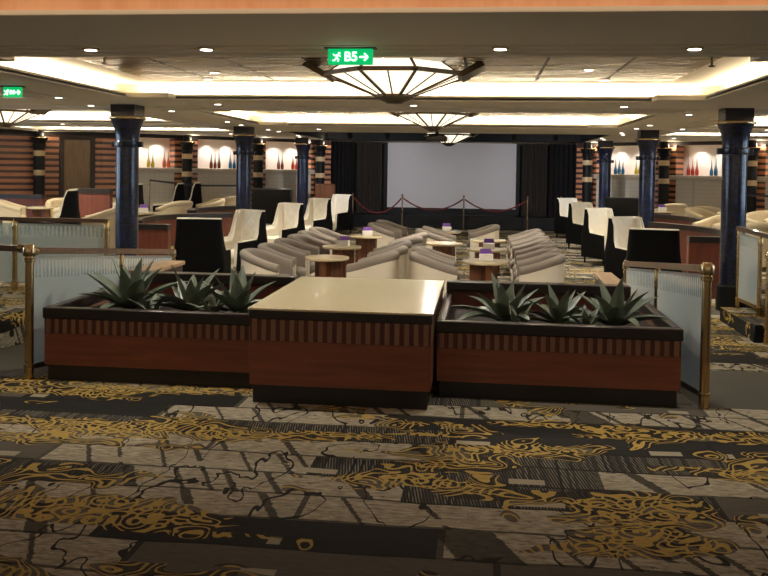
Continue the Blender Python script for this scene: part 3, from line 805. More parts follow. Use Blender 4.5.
# stanchions and ropes
SX = [-3.95, -2.42, -.55, 1.36, 2.35]; SYY = 26.1
names = ['by the left curtain', 'before the left side of the screen', 'before the middle of the screen', 'at the right edge of the screen', 'by the black curtain at right']
st = None
for i, x in enumerate(SX):
    lab = 'slim brass rope stanchion ' + names[i]
    if st is None:
        st = thing('rope_stanchion', lab, 'stanchion', (x, SYY, ZL), 0, 'rope stanchions before the stage')
        mb = MB(); mb.lathe([(.15, 0), (.15, .012), (.05, .03), (.02, .05)], 24); mb.build('base', M['steel'], st)
        mb = MB(); mb.lathe([(.02, .05), (.02, 1.02)], 12); mb.build('pole', M['steel'], st)
        mb = MB(); mb.lathe([(.032, 1.02), (.034, 1.05), (.022, 1.06), (.03, 1.075), (.028, 1.10), (.012, 1.115)], 14); mb.build('finial', M['steel'], st)
    else: dup(st, (x, SYY, ZL), 0, lab)
for i, lab in ((0, 'red velvet rope ending at the left side of the screen'), (1, 'red velvet rope sagging before the middle of the screen'), (2, 'red velvet rope sagging before the right half of screen')):
    a, b = SX[i] + .03, SX[i + 1] - .03; pts = []
    for k in range(17):
        s_ = k / 16; pts.append((a + (b - a) * s_, SYY, ZL + 1.0 - (.34 if i else .46) * (1 - (2 * s_ - 1) ** 2) - .02))
    o = MB().tube(pts, .022, 10).build('velvet_rope', M['rope']); tag(o, lab, 'rope', 'velvet ropes before the stage')
# projector on the soffit
t = thing('projector', 'dark projector hanging on a bracket below the ceiling before the screen', 'projector', (-.93, 17.3, ZC))
mb = MB(); mb.box(-.03, .03, -.03, .03, -.18, 0); mb.box(-.16, .16, -.05, .05, -.20, -.17); mb.build('bracket', M['black'], t)
mb = MB(); mb.box(-.21, .21, -.18, .18, -.31, -.20, .02); mb.build('body', M['projector'], t)
mb = MB(); mb.tube([(.08, .17, -.255), (.08, .22, -.255)], .04, 14); mb.build('lens', M['black'], t)
# spot cans at the stage pit edge
for i, (x, y) in enumerate([(-3.3, 21.1), (-2.35, 21.0), (.75, 21.0), (1.75, 21.1)]):
    t = thing('stage_spotlight', 'small black stage spotlight in the dark ceiling pit, number %d from the left along its bar' % (i + 1) if False else ['small black stage spotlight at the left end of the ceiling pit', 'small black stage spotlight left of the hanging projector', 'small black stage spotlight right of the hanging projector', 'small black stage spotlight at the right end of ceiling pit'][i], 'spotlight', (x, y, ZC + .0), 0, 'stage spotlights')
    mb = MB(); mb.box(-.015, .015, -.015, .015, 0, .68); mb.build('hanger', M['black'], t)
    mb = MB(Matrix.Translation((0, 0, -.02)) @ Matrix.Rotation(R(60), 4, 'X')); mb.lathe([(.07, -.12), (.075, .05), (.05, .10)], 16); mb.build('can', M['black_matte'], t)
    light('stage_spot_beam', 'SPOT', (0, .14, -.10), 75 * DOWN_W, (.95, .94, 1.0), (R(76), 0, R(-4 * (x - CX))), parent=t, spot_size=R(62), spot_blend=.9, shadow_soft_size=.05)

# ================================================================== CEILING LAMPS
def chandelier(x, y, zt, lab, s=1.0, power=95):
    t = thing('ceiling_chandelier', lab, 'chandelier', (x, y, zt), R(22.5), 'tiered opal glass chandeliers')
    zm, zb = -.135, -.34; ru, rm, rb = .44 * s, .62 * s, .15 * s
    P = lambda r_, z, k: (r_ * math.cos(k * math.pi / 4), r_ * math.sin(k * math.pi / 4), z)
    mb = MB(); mb.add([P(rm, zm, k) for k in range(8)] + [P(rb, zb, k) for k in range(8)], [(k, (k + 1) % 8, 8 + (k + 1) % 8, 8 + k) for k in range(8)]); mb.build('lower_glass', M['lamp_glass'], t)
    mb = MB(); mb.add([P(ru, -.004, k) for k in range(8)] + [P(rm, zm, k) for k in range(8)], [(k, (k + 1) % 8, 8 + (k + 1) % 8, 8 + k) for k in range(8)]); mb.build('upper_glass', M['lamp_glass'], t)
    rim = mb = MB()
    for k in range(8):
        mb.bar(P(rm * 1.01, zm, k), P(rm * 1.01, zm, k + 1), .035, .04)
        mb.bar(P(rm, zm, k), P(rb, zb, k), .028, .028)
        mb.bar(P(rm, zm, k), P(ru, -.004, k), .022, .022)
        a = Vector(P(rm, zm, k)).lerp(Vector(P(rm, zm, k + 1)), .5); b = Vector(P(rb, zb, k)).lerp(Vector(P(rb, zb, k + 1)), .5)
        mb.bar(a, b, .014, .014)
    mb.build('rib_frame', M['dark_bronze'], t)
    mb = MB(); mb.lathe([(.07 * s, zb - .07), (.09 * s, zb - .055), (.19 * s, zb - .008), (.19 * s, zb + .012), (.15 * s, zb + .02)], 8); mb.build('bottom_cap', M['dark_bronze'], t)
    for k in (0, 2):
        a = k * math.pi / 2 - R(22.5)
        mb = MB(Matrix.Rotation(a, 4, 'Z')); mb.add([(.58 * s, -.26 * s, zm + .01), (.76 * s, -.20 * s, -.004), (.76 * s, .20 * s, -.004), (.58 * s, .26 * s, zm + .01), (.60 * s, -.26 * s, zm - .04), (.80 * s, -.20 * s, -.05), (.80 * s, .20 * s, -.05), (.60 * s, .26 * s, zm - .04)],
            [(0, 1, 2, 3), (7, 6, 5, 4), (0, 4, 5, 1), (1, 5, 6, 2), (2, 6, 7, 3), (3, 7, 4, 0)])
        mb.build('bracket', M['dark_bronze'], t)
    light('chandelier_light', 'SPOT', (0, 0, zb - .085), power * DOWN_W, WARMW, parent=t, shadow_soft_size=.08, spot_size=R(172), spot_blend=.6)
chandelier(CX + .06, 8.55, ZR, 'big octagonal opal glass chandelier behind the green B5 exit sign', 1.12)
chandelier(CX + .10, 14.6, ZR, 'opal glass chandelier over the tub chairs, second along from the exit sign', 1.05)
chandelier(CX + .1, 21.4, ZC + .12, 'opal glass chandelier half hidden behind the projector', 1.0)
for side, sn in ((-1, 'left'), (1, 'right')):
    chandelier(CX + side * 7.6, 14.6, ZR, 'bronze-framed opal glass chandelier over the %s terrace' % sn, 1.0)

def downlight(x, y, z, lab, pw=30, first=[None]):
    if first[0] is None:
        t = first[0] = thing('ceiling_downlight', lab, 'downlight', (x, y, z), 0, 'recessed ceiling downlights')
        mb = MB(); mb.lathe([(.055, -.012), (.062, -.008), (.062, 0)], 20); mb.build('trim_ring', M['gold_ring'], t)
        mb = MB(); mb.lathe([(.043, -.016), (.045, -.012)], 20); mb.build('lens', M['led'], t)
    else: t = dup(first[0], (x, y, z), 0, lab)
    light('downlight_beam', 'SPOT', (x, y, z - .03), pw * DOWN_W, WARMW, (0, 0, 0), spot_size=R(100), spot_blend=.8, shadow_soft_size=.05)
    return t
DL = [(-2.95, 6.2, 'ceiling downlight at the left of the front soffit, over the left balustrade'), (-2.05, 6.19, 'ceiling downlight in the front soffit left of the green exit sign'),
      (.11, 6.19, 'ceiling downlight in the front soffit just right of the chandelier'), (1.45, 6.2, 'ceiling downlight in the front soffit, over the right balustrade'),
      (-5.53, 10.7, 'ceiling downlight near the head of the closest left column'), (-5.75, 12.1, 'ceiling downlight beyond the closest left column head'),
      (-3.65, 18.9, 'ceiling downlight by the left corner of the black stage pit'), (1.55, 17.3, 'ceiling downlight by the right corner of the black stage pit'),
      (1.85, 11.7, 'ceiling downlight on the right of the soffit between the two coffers'), (-3.7, 11.7, 'ceiling downlight on the left of the soffit between the two coffers'),
      (4.4, 11.6, 'ceiling downlight outside the closest right column'), (3.0, 17.4, 'ceiling downlight by the middle right column head'), (3.9, 17.5, 'ceiling downlight outside the middle right column'), (-5.0, 17.4, 'ceiling downlight by the middle left column head'),
      (-.95, 11.7, 'ceiling downlight on the soffit between the coffers, over the centre aisle'), (-7.4, 11.6, 'ceiling downlight over the left terrace, before its glowing coffer'), (5.5, 17.5, 'ceiling downlight over the right terrace, before its last coffer'), (-7.4, 17.5, 'ceiling downlight over the left terrace, before its last coffer')]
for cx_, cy_, cn in ((CX, 8.6, 'near'), (CX, 14.7, 'second')):
    for dx, dy, w in ((-2.0, .6, 'left of the chandelier'), (-2.3, 1.3, 'at the far left corner'), (2.0, .3, 'right of the chandelier'), (2.3, 1.3, 'at the far right corner')):
        DL.append((cx_ + dx, cy_ + dy, 'small downlight in the bronze panels of the %s coffer, %s' % (cn, w)))
DL += [(-4.93, 13.2, 'ceiling downlight over the left aisle, first from the planter'), (-4.93, 16.2, 'ceiling downlight over the left aisle, second from the planter'), (-4.93, 19.4, 'ceiling downlight over the left aisle, third from the planter'), (-4.93, 22.6, 'ceiling downlight over the left aisle, fourth from the planter'), (3.03, 13.2, 'ceiling downlight over the right aisle, first from the planter'), (3.03, 16.2, 'ceiling downlight over the right aisle, second from the planter'), (3.03, 19.4, 'ceiling downlight over the right aisle, third from the planter'), (3.03, 22.6, 'ceiling downlight over the right aisle, fourth from the planter'),  # these aisle downlights are added to brighten the wing chairs
       (-4.9, 20.3, 'ceiling downlight outside the left edge of the stage pit'), (3.2, 20.3, 'ceiling downlight outside the right edge of the stage pit'), (-5.1, 23.6, 'ceiling downlight by the far left column head'), (3.2, 23.4, 'ceiling downlight by the far right column head')]
DL += [(-9.0, 17.6, 'ceiling downlight over the left terrace before the door'), (7.2, 17.6, 'ceiling downlight over the far side of the right terrace'), (-6.6, 22.0, 'ceiling downlight before the left wall, by the middle niche'), (-8.6, 21.5, 'ceiling downlight before the left wall, by the outermost niche'), (4.7, 22.0, 'ceiling downlight before the right wall, by the middle niche'), (6.7, 21.4, 'ceiling downlight before the right wall, by the outermost niche')]  # downlights added to brighten the terraces and the wall behind them
def dz(x, y):
    for a, b, c, d, kd in coffers:
        if a < x < b and c < y < d: return ZR - .022
    return ZC - .001 if y > 6.25 else ZC - .011
for x, y, lab in DL: downlight(x, y, dz(x, y), lab, 58 if 'aisle,' in lab else 20 if y < 6.5 else 30)
# sprinklers / detectors
for x, y, lab in ((-3.62, 7.9, 'small dark sprinkler head below the left glow of the near coffer'), (2.05, 8.1, 'small dark sprinkler head below the right glow of the near coffer')):
    mb = MB(); mb.lathe([(.006, -.10), (.03, -.095), (.03, -.085), (.012, -.08), (.012, -.02), (.035, -.012), (.035, 0)], 14); o = mb.build('sprinkler_head', M['dark_bronze']); o.location = (x, y, ZR - .022 if False else ZR); tag(o, lab, 'sprinkler')

# green exit signs
def text(body, size, loc, mat, parent, name, rot=(R(90), 0, 0)):
    c = bpy.data.curves.new(name + '_outline', 'FONT'); c.body = body; c.size = size; c.extrude = .002; c.align_x = 'CENTER'; c.align_y = 'CENTER'; c.materials.append(mat); c.offset = size * .02
    tmp = bpy.data.objects.new(name + '_outline', c); col.objects.link(tmp); bpy.context.view_layer.update()
    me = bpy.data.meshes.new_from_object(tmp.evaluated_get(bpy.context.evaluated_depsgraph_get())); bpy.data.objects.remove(tmp); bpy.data.curves.remove(c)
    me.materials.clear(); me.materials.append(mat)
    o = bpy.data.objects.new(name, me); col.objects.link(o); o.location = loc; o.rotation_euler = rot; o.parent = parent; return o
def exit_sign(x, y, z, w, h, lab, rz=0):
    t = thing('exit_sign', lab, 'sign', (x, y, z), rz)
    mb = MB(); mb.box(-w * .58, w * .58, -.05, .05, -.015, 0, .004); mb.build('mounting_plate', M['dark_bronze'], t)
    b = MB(); b.box(-w / 2, w / 2, -.014, .014, -.03 - h, -.015, .004); bo = b.build('sign_panel', M['sign_green'], t)
    zc = -.025 - h / 2; yf = -.018; s_ = h / .1
    mb = MB()
    def seg(ax, az, bx, bz, wd): mb.bar((ax * s_ + cx0, yf, zc + az * s_), (bx * s_ + cx0, yf, zc + bz * s_), .006, wd * s_)
    cx0 = -w * .29
    mb.box(cx0 + .008 * s_, cx0 + .022 * s_, yf - .003, yf + .003, zc + .020 * s_, zc + .034 * s_)      # running figure: head, trunk, limbs
    seg(.008, .018, -.006, -.008, .012); seg(-.006, -.008, .012, -.018, .009); seg(.012, -.018, .006, -.034, .008); seg(-.006, -.008, -.018, -.024, .009); seg(-.018, -.024, -.034, -.026, .008)
    seg(.006, .014, .026, .004, .007); seg(.004, .014, -.020, .010, .007); seg(-.020, .010, -.030, .022, .006)
    mb.build('running_figure', M['sign_white'], t)
    text('B5', min(h * .95, w * .29), (0.005, yf, zc), M['sign_white'], t, 'lettering')
    mb = MB(); cx0 = w * .30
    seg(-.03, 0, .02, 0, .012); seg(.004, .026, .030, .0, .012); seg(.004, -.026, .030, .0, .012); mb.build('arrow', M['sign_white'], t)
    return t
exit_sign(-.97, 6.2, ZC - .002, .33, .10, 'green lit B5 exit sign hanging from the front soffit')
exit_sign(-5.33, 9.25, ZC, .22, .10, 'small green lit exit sign over the left terrace')

# ================================================================== CHAIRS AND TABLES
def upath(w, d, r, n=10):
    """U-shaped plan open towards +x: list of (point, outward normal); w half-width, d arm reach, r corner radius"""
    p = []
    for i in range(12): s_ = i / 12; p.append(((d * (1 - s_) + (-w + r) * s_ * 1.0, w), (0, 1)))
    cx = -w + r
    for i in range(n + 1): a = math.pi / 2 + (math.pi / 2) * i / n; p.append(((cx + r * math.cos(a), w - r + r * math.sin(a)), (math.cos(a), math.sin(a))))
    if w - r > .02:
        for i in range(1, 3): p.append(((-w, (w - r) * (1 - 2 * i / 3)), (-1, 0)))
    for i in range(n + 1): a = math.pi + (math.pi / 2) * i / n; p.append(((cx + r * math.cos(a), -(w - r) + r * math.sin(a)), (math.cos(a), math.sin(a))))
    for i in range(1, 13): s_ = i / 12; p.append((((-w + r) * (1 - s_) + d * s_, -w), (0, -1)))
    return p
def sm(a): a = max(0, min(1, a)); return a * a * (3 - 2 * a)
def tub_chair(name, lab, shell, pad, group):
    t = thing(name, lab, 'chair', (0, 0, 0), 0, group)
    path = upath(.335, .27, .325); hgt = lambda i: .605 + .165 * (.5 * sm((.30 - path[i][0][0]) / .62) + .5 * max(0, min(1, (.30 - path[i][0][0]) / .62)))
    mb = MB(); mb.sweep(path, lambda i: [(0, .08), (0, hgt(i) - .10), (-.05, hgt(i) - .10), (-.05, .08)]); mb.build('shell', shell, t)
    def sec(i):
        h = hgt(i); c = h - .047; o = []
        for k in range(7): a = math.pi * k / 6; o.append((-.042 + .060 * math.cos(a), c + .047 * math.sin(a)))
        return [(.004, h - .105), (.014, h - .085)] + o + [(-.10, h - .10), (-.095, .36), (-.052, .36), (-.052, h - .105)]
    mb = MB(); mb.sweep(path, sec); mb.build('padded_back', pad, t)
    mb = MB(); mb.box(-.22, .31, -.225, .225, .26, .43, .05); mb.smooth = True; mb.build('seat_cushion', pad, t, 60)
    mb = MB(); mb.box(-.20, .29, -.26, .26, .08, .26, .02); mb.build('seat_base', shell, t)
    mb = MB()
    for sx in (-.2, .22):
        for sy in (-.24, .24): mb.lathe([(.018, 0), (.022, .09)], 10, sx, sy)
    mb.build('feet', M['black'], t)['kind'] = 'stuff' if False else 'thing'
    return t
T0 = tub_chair('tub_chair', '', M['cream_shell'], M['taupe'], 'taupe tub chairs in the centre of the lounge')
T1 = tub_chair('tub_chair', '', M['cream_fabric'], M['cream_fabric'], 'cream tub chairs on the terraces')
for T in (T0, T1):
    for c in kids(T):
        if 'kind' in c: del c['kind']
TK = {T0: kids(T0), T1: kids(T1)}
used = set()
def put(src, loc, rz, lab):
    if src not in used:
        used.add(src); src.location = loc; src.rotation_euler = (0, 0, rz); src['label'] = lab; return src
    return dup(src, loc, rz, lab, None, TK[src])
ORD = ['first', 'second', 'third', 'fourth', 'fifth', 'sixth', 'seventh', 'eighth']
j = lambda s_: rnd.uniform(-s_, s_)
for i, y in enumerate((11.55, 12.33, 13.1, 13.87, 14.65, 15.5, 16.4)):     # row along the right aisle, facing the tables
    put(T0, (.78 + j(.02), y, ZL), R(180 + j(3)), 'taupe tub chair, %s from the planter in the straight row along right aisle' % ORD[i])
for i, y in enumerate((11.1, 12.0, 12.9, 13.75, 14.6, 15.5)):
    put(T0, (-2.82 + j(.03), y, ZL), R(-6 + j(5)), 'taupe tub chair, %s from the planter in row beside white wing chairs' % ORD[i])
for i, (x, y, a) in enumerate(((-1.43, 11.3, 176), (-1.38, 12.1, 180), (-1.40, 13.0, 183), (-1.30, 14.0, 178), (-1.28, 14.9, 180))):
    put(T0, (x, y, ZL), R(a + j(3)), 'taupe tub chair, %s from the counter in the centre row facing left tables' % ORD[i])
for i, (x, y, a) in enumerate(((-.60, 11.3, 5), (-.62, 12.1, 2))):
    put(T0, (x, y, ZL), R(a + j(3)), 'taupe tub chair, %s from the counter in the centre row facing right tables' % ORD[i])
for i, (x, y, a, lab) in enumerate(((-1.95, 17.3, -8, 'taupe tub chair far back on the left, nearer of two near the rope'), (-1.9, 18.2, -8, 'taupe tub chair far back on the left, further of two near the rope'),
        (-.86, 15.75, 15, 'taupe tub chair with angled back beside the middle round table'), (-.80, 16.6, 10, 'taupe tub chair just behind the angled chair at the middle table'), (.02, 17.5, 185, 'taupe tub chair at the far end, facing away from right aisle row'))):
    put(T0, (x, y, ZL), R(a), lab)

def table(loc, lab, base_r=.16):
    if 'T' not in TB:
        t = TB['T'] = thing('round_table', lab, 'table', loc, 0, 'small round lounge tables')
        mb = MB(); mb.lathe([(.29, .585), (.305, .59), (.31, .60), (.31, .618), (.305, .625)], 40); mb.build('tabletop', M['table_top'], t)
        mb = MB()
        for k in range(3): 
            x = Matrix.Rotation(k * 2 * math.pi / 3 + .4, 4, 'Z'); q = MB(x); q.box(.04, .20, -.05, .05, .03, .585, .005); mb.v, b = mb.v, len(mb.v)
            mb.v += q.v
            for f_ in q.f: mb.f.append([b + i for i in f_]); mb.m.append(0); mb.sm.append(False)
        mb.lathe([(.06, .03), (.06, .585)], 12)
        mb.build('pedestal', M['table_base'], t)
        mb = MB(); mb.lathe([(.22, 0), (.22, .03), (.20, .035)], 30); mb.build('foot', M['lip'], t)
        TB['K'] = kids(t); return t
    return dup(TB['T'], loc, rnd.uniform(0, 2), lab, None, TB['K'])
TB = {}
def card(x, y, z, rz, lab):
    if 'C' not in TB:
        t = TB['C'] = thing('menu_card', lab, 'card', (x, y, z), rz, 'purple and white table cards')
        mb = MB(); mb.box(-.09, .09, -.04, .04, 0, .085, .004); mb.build('white_holder', M['white_card'], t)
        mb = MB(); mb.add([(-.085, .03, .08), (.085, .03, .08), (.075, .05, .15), (-.075, .05, .15), (-.085, .038, .08), (.085, .038, .08), (.075, .058, .15), (-.075, .058, .15)], [(0, 1, 2, 3), (7, 6, 5, 4), (0, 4, 5, 1), (1, 5, 6, 2), (2, 6, 7, 3), (3, 7, 4, 0)])
        mb.build('purple_leaf', M['purple'], t)
        TB['CK'] = kids(t); return t
    return dup(TB['C'], (x, y, z), rz, lab, None, TB['CK'])
TABS = [(-2.13, 11.75, 'round cream table in the left table row, the one closest to the counter', 0), (-2.2, 13.45, 'round cream table in the left table row, second from the counter', 1), (-2.12, 15.7, 'round cream table in the left table row, furthest from the counter', 1),
        (-.62, 14.5, 'round cream table among the centre tub chairs', 0), (-.72, 17.35, 'round cream table behind the angled tub chair near the ropes', 1), (.05, 11.8, 'round cream table in the right table row, the one closest to the counter', 1), (.10, 13.6, 'round cream table in the right table row, second from the counter', 1), (.13, 15.4, 'round cream table in the right table row, furthest from the counter', 0)]
for x, y, lab, cd in TABS:
    table((x, y, ZL), lab)
    if cd: card(x + .02, y + .05, ZL + .6255, R(j(12)), 'white menu card, purple leaf, on ' + lab.replace('round cream ', '').replace('in the ', 'of ').replace(', the one', '').replace('beside the ', 'by ').replace('the ', ''))

def wing_chair(lab):
    t = thing('wing_chair', lab, 'chair', (0, 0, 0), 0, 'black and ivory wing chairs')
    path = upath(.335, .37, .10, 6); K = len(path)
    def hgt(i):
        x = path[i][0][0]; s_ = (x + .335) / .705
        return 1.10 - .03 * max(0, s_) if s_ < .26 else .63 + .462 * max(0, 1 - (s_ - .26) / .16) ** 1.8 - .05 * max(0, s_ - .42)
    fl = lambda z: .055 * sm((.98 - z) / .5) - .015
    mb = MB(); mb.sweep(path, lambda i: [(fl(.13), .13), (fl(.5), min(.5, hgt(i) * .6)), (fl(.5 + (hgt(i) - .5) * .5), .5 + (hgt(i) - .5) * .5), (fl(hgt(i)), hgt(i)), (fl(hgt(i)) - .035, hgt(i)), (-.035, .13)]); mb.build('outer_shell', M['black_leather'], t)
    mb = MB(); mb.sweep(path, lambda i: [(-.036, .2), (fl(hgt(i)) - .036, hgt(i) + .002), (fl(hgt(i)) - .06, hgt(i) - .005), (-.085, hgt(i) - .05), (-.10, .2)]); mb.build('tufted_lining', M['ivory'], t)
    mb = MB(); mb.tube([(p[0] + n_[0] * (fl(hgt(i)) - .016), p[1] + n_[1] * (fl(hgt(i)) - .016), hgt(i) + .005) for i, (p, n_) in enumerate(path)], .016, 8); mb.build('ivory_piping', M['ivory_plain'], t)
    mb = MB(); mb.box(-.245, .41, -.237, .237, .24, .44, .04); mb.build('seat', M['ivory_plain'], t)
    mb = MB(); mb.box(-.245, .39, -.237, .237, .13, .24); mb.build('seat_rail', M['ivory_plain'], t)
    for sx in (-.28, .30):
        for sy in (-.28, .28): q = MB(); q.lathe([(.016, 0), (.024, .135)], 10, sx, sy); q.build('leg', M['black'], t)
    return t
WG = wing_chair(''); TK[WG] = kids(WG)
for i, y in enumerate((14.3, 17.45, 20.7, 24.1)):
    put(WG, (-4.10, y, ZL), R(-121), 'white tufted wing chair with black sides, %s from the planter along left aisle' % ORD[i])
for i, y in enumerate((14.5, 17.85, 21.1, 24.5)):
    put(WG, (2.50, y, ZL), R(-58), 'white tufted wing chair with black sides, %s from the planter along right aisle' % ORD[i])
put(WG, (-4.08, 12.2, ZL), R(98), 'wing chair showing its plain black back, behind the left planter')
put(WG, (2.32, 12.0, ZL), R(82), 'wing chair showing its plain black back, above the right balustrade')
put(WG, (-6.70, 12.9, ZT), R(204), 'wing chair seen side-on above the left guard rail, facing the striped wall')
put(WG, (-8.45, 13.3, ZT), R(-10), 'wing chair at the left frame edge with its black back to the room')
put(WG, (-7.55, 17.5, ZT), R(190), 'wing chair half hidden behind the closest left column')
put(WG, (-7.2, 19.2, ZT), R(200), 'wing chair on left terrace facing the first vase niche, left of a pair')
put(WG, (-7.2, 20.4, ZT), R(200), 'wing chair on left terrace, right of a pair under the niche')
put(WG, (5.2, 14.6, ZT), R(10), 'wing chair on the right terrace, black side towards the closest right column')

# low partition walls beside the terraces
def partition(label, pts, z0, h):
    t = thing('booth_partition', label, 'partition', (pts[0][0], pts[0][1], z0), 0, 'low booth partitions')
    P = [(x - pts[0][0], y - pts[0][1]) for x, y in pts]
    def off(mb, w, za, zb):
        L = []; Rr = []
        for i, p in enumerate(P):
            a = Vector(P[max(i - 1, 0)]); b = Vector(P[min(i + 1, len(P) - 1)]); d = (b - a).normalized(); n_ = Vector((-d.y, d.x))
            L.append((p[0] + n_.x * w, p[1] + n_.y * w)); Rr.append((p[0] - n_.x * w, p[1] - n_.y * w))
        mb.extrude(L + Rr[::-1], za, zb) if len(P) == 2 else mb.sweep([((0, 0), (0, 0))], None) if False else strip(mb, L, Rr, za, zb)
    def strip(mb, L, Rr, za, zb):
        k = len(L); vs = []
        for i in range(k): vs += [(*L[i], za), (*L[i], zb), (*Rr[i], zb), (*Rr[i], za)]
        fs = [(0, 1, 2, 3), (4 * k - 1, 4 * k - 2, 4 * k - 3, 4 * k - 4)]
        for i in range(k - 1):
            for q in range(4): q2 = (q + 1) % 4; fs.append((4 * i + q, 4 * i + q2, 4 * i + 4 + q2, 4 * i + 4 + q))
        mb.add(vs, fs)
    mb = MB(); off(mb, .06, 0, h - .09); mb.build('panel', M['redwood_v'], t)
    mb = MB(); off(mb, .085, h - .09, h); mb.build('cap', M['lip'], t)
    return t
def arc(x0, y0, x1, y1, bulge, n=10):
    o = []
    for i in range(n + 1):
        s_ = i / n; o.append((x0 + (x1 - x0) * s_, y0 + (y1 - y0) * s_ + bulge * (1 - (2 * s_ - 1) ** 2)))
    return o
def curve3(a, b, c, n=12):
    o = []
    for i in range(n + 1):
        q = i / n; o.append(tuple(a[k] * (1 - q) ** 2 + 2 * (2 * b[k] - .5 * a[k] - .5 * c[k]) * q * (1 - q) + c[k] * q * q for k in (0, 1)))
    return o
for sn, p1, p2, p3 in (('left', [(-4.97, 13.25), (-5.62, 13.25)], ((-5.72, 13.75), (-5.95, 15.4), (-4.98, 16.7)), ((-5.9, 17.0), (-6.12, 18.2), (-5.6, 19.5))),
                       ('right', [(3.07, 13.25), (3.72, 13.25)], ((3.86, 13.75), (3.84, 15.2), (3.16, 16.6)), ((4.3, 17.4), (4.25, 18.6), (3.6, 19.8)))):
    partition('straight red-brown booth partition with dark cap just behind the closest %s column' % sn, p1, ZL, .92)
    partition('curved red-brown booth partition with dark cap, second from the planter on the %s' % sn, curve3(*p2), ZL, .94)
    partition('curved red-brown booth partition with dark cap, third from the planter on the %s' % sn, curve3(*p3), ZL, .96)
partition('long red-brown booth partition with dark cap at the left frame edge before striped wall', [(-11.2, 18.2), (-9.75, 18.2)], ZT, .82)
partition('short red-brown booth partition seen just left of the closest left column', [(-7.75, 15.6), (-7.0, 15.6)], ZT, 1.06)
# dark booth backs near the stage corners
for x, y, w, h, mt, lab in ((-5.62, 22.6, 1.1, 1.30, 'black', 'tall black booth back under the last left niche'), (-4.62, 25.0, .6, 1.40, 'table_base', 'brown wooden booth end beside the left stage corner'), (3.5, 21.6, 1.0, 1.25, 'black', 'tall black booth back under the first right niche')):
    t = thing('booth_bench', lab, 'bench', (x, y, ZL))
    mb = MB(); mb.box(-w / 2, w / 2, -.08, .08, 0, h, .03); mb.build('backrest', M[mt], t)
    mb = MB(); mb.box(-w / 2, w / 2, .08, .6, 0, .45, .04); mb.build('seat', M['black_leather'], t)

# terrace tub chairs and tables
LT = [(-6.6, 14.25, 200), (-8.35, 16.9, 160), (-9.8, 16.9, 20), (-9.1, 17.8, 300), (-7.05, 16.65, 40), (-6.6, 18.0, 150), (-6.35, 19.55, 210), (-6.5, 21.2, 170), (-8.4, 19.0, 10)]
LW = ['beside the closest left column, at terrace edge', 'in front of the striped wall door', 'against the striped wall, furthest out', 'under the left banded column', 'right of the closest left column, with card table', 'in the middle of the cluster beyond the second left partition', 'before the middle left column', 'at the end of left terrace by black booth', 'under the outermost left niche ledge']
for (x, y, a), w in zip(LT, LW): put(T1, (x, y, ZT), R(a), 'cream tub chair ' + w)
RT = [(4.35, 14.15, 90), (5.3, 13.2, 330), (4.25, 16.2, 200), (5.3, 16.3, 150), (4.95, 17.5, 20), (5.6, 18.2, 220), (4.75, 19.3, 310), (4.75, 22.2, 100), (5.2, 20.6, 60)]
RW = ['whose pale back shows above the closest right partition', 'just left of the closest right column, at terrace edge', 'in the pale cluster, just beyond the second right partition', 'in the pale cluster, right beside the closest right column', 'in the pale cluster, under the red vases', 'in the pale cluster, under the blue vases', 'by the card table near middle right column', 'furthest back on the right terrace', 'in the pale cluster, beneath the middle right niche']
for (x, y, a), w in zip(RT, RW): put(T1, (x, y, ZT), R(a), 'cream tub chair ' + w)
for x, y, lab in ((-6.35, 15.55, 'round cream table with card on left terrace beside the closest column'), (-7.9, 18.4, 'round cream table on left terrace by the pair of wing chairs'), (4.2, 20.7, 'round cream table with card on right terrace near middle column'), (-9.05, 16.85, 'round cream table on left terrace before the striped wall')):
    table((x, y, ZT), lab)
card(-6.35, 15.55, ZT + .6255, .1, 'white menu card with purple leaf on the left terrace table')
card(4.2, 20.7, ZT + .6255, .1, 'white menu card with purple leaf on the right terrace table')
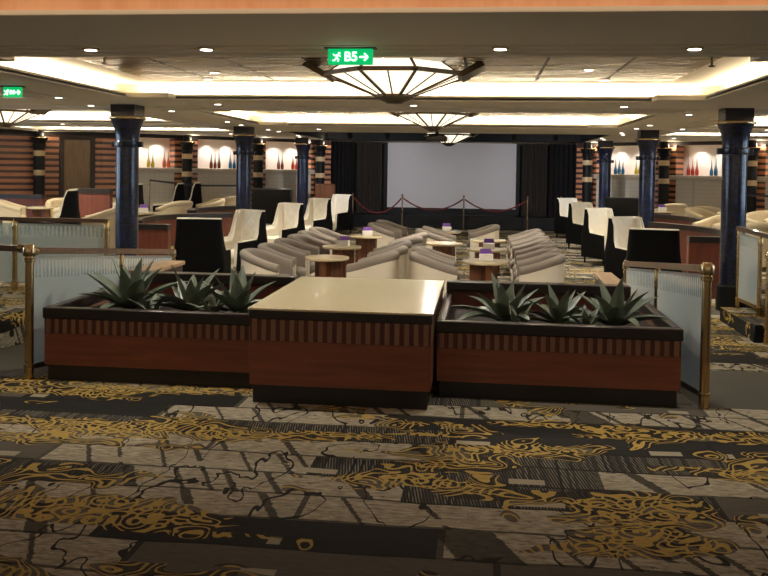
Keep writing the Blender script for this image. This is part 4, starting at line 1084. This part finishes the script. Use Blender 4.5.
# dark ramp hand rails at the foot of the side walls
for side, sn, s0 in ((-1, 'left', 3.0), (1, 'right', 4.6)):
    W = wall_frame(side); p = W @ Vector((s0, .9, ZT)); a = math.atan2(-SL, side)
    t = thing('wall_walkway_rail', 'thin dark rail with brass posts before the %s niche wall' % sn, 'railing', p, a)
    mb = MB(); mb.bar((0, 0, .98), (1.3, 0, .98), .05, .05); mb.bar((1.3, 0, .98), (2.6, 0, 1.12), .05, .05); mb.build('handrail', M['lip'], t)
    for x, z in ((0, .98), (1.3, .98), (2.6, 1.12)): q = MB(); q.lathe([(.025, 0), (.025, z)], 10, x, 0); q.build('post', M['brass'], t)

# vases in the niches
def vase(side, s_, colr, h, lab):
    W = wall_frame(side); p = W @ Vector((s_, -.2, NZ0)); key = (colr, round(h, 2))
    k = h / .55
    mb = MB(); mb.lathe([(.036, 0), (.048, .01), (.052, .08 * k), (.048, .15 * k), (.034, .21 * k), (.020, .29 * k), (.012, .40 * k), (.006, .55 * k)], 16)
    o = mb.build('glass_vase', M['vase_' + colr]); o.location = p; tag(o, lab, 'vase', 'art glass vases in the wall niches')
def vset(side, sc, colr, hs, where):
    n = len(hs); sn = 'left' if side < 0 else 'right'
    for i, h in enumerate(hs):
        o = (i - (n - 1) / 2) * .12
        w = {1: 'single', 2: ('shorter of the two', 'taller of the two')[h == max(hs)], 3: ('shortest of the three', 'middle one of the three', 'tallest of the three')[sorted(hs).index(h)]}[n]
        vase(side, sc + o, colr, h, '%s %s tapering glass vase, %s in %s' % (w, colr, where, sn + ' wall niche') if n == 1 else '%s %s tapering glass vases, %s, %s wall' % (w, colr, where, sn))
vset(-1, 5.25, 'yellow', (.42, .58), 'outermost niche'); vset(-1, 4.81, 'orange', (.50, .60), 'outermost niche')
vset(-1, 3.36, 'brown', (.58, .45, .50), 'middle niche'); vset(-1, 2.83, 'blue', (.45, .58), 'middle niche')
vset(-1, 1.28, 'brown', (.50, .58), 'niche next to the stage'); vset(-1, .80, 'red', (.42, .55), 'niche next to the stage')
vset(1, .97, 'blue', (.46, .58, .42), 'niche next to the stage'); vset(1, 1.57, 'yellow', (.44, .60), 'niche next to the stage')
vset(1, 3.20, 'red', (.60, .48, .52), 'middle niche'); vset(1, 3.79, 'blue', (.44, .60), 'middle niche')
vset(1, 5.20, 'yellow', (.48, .58), 'outermost niche')
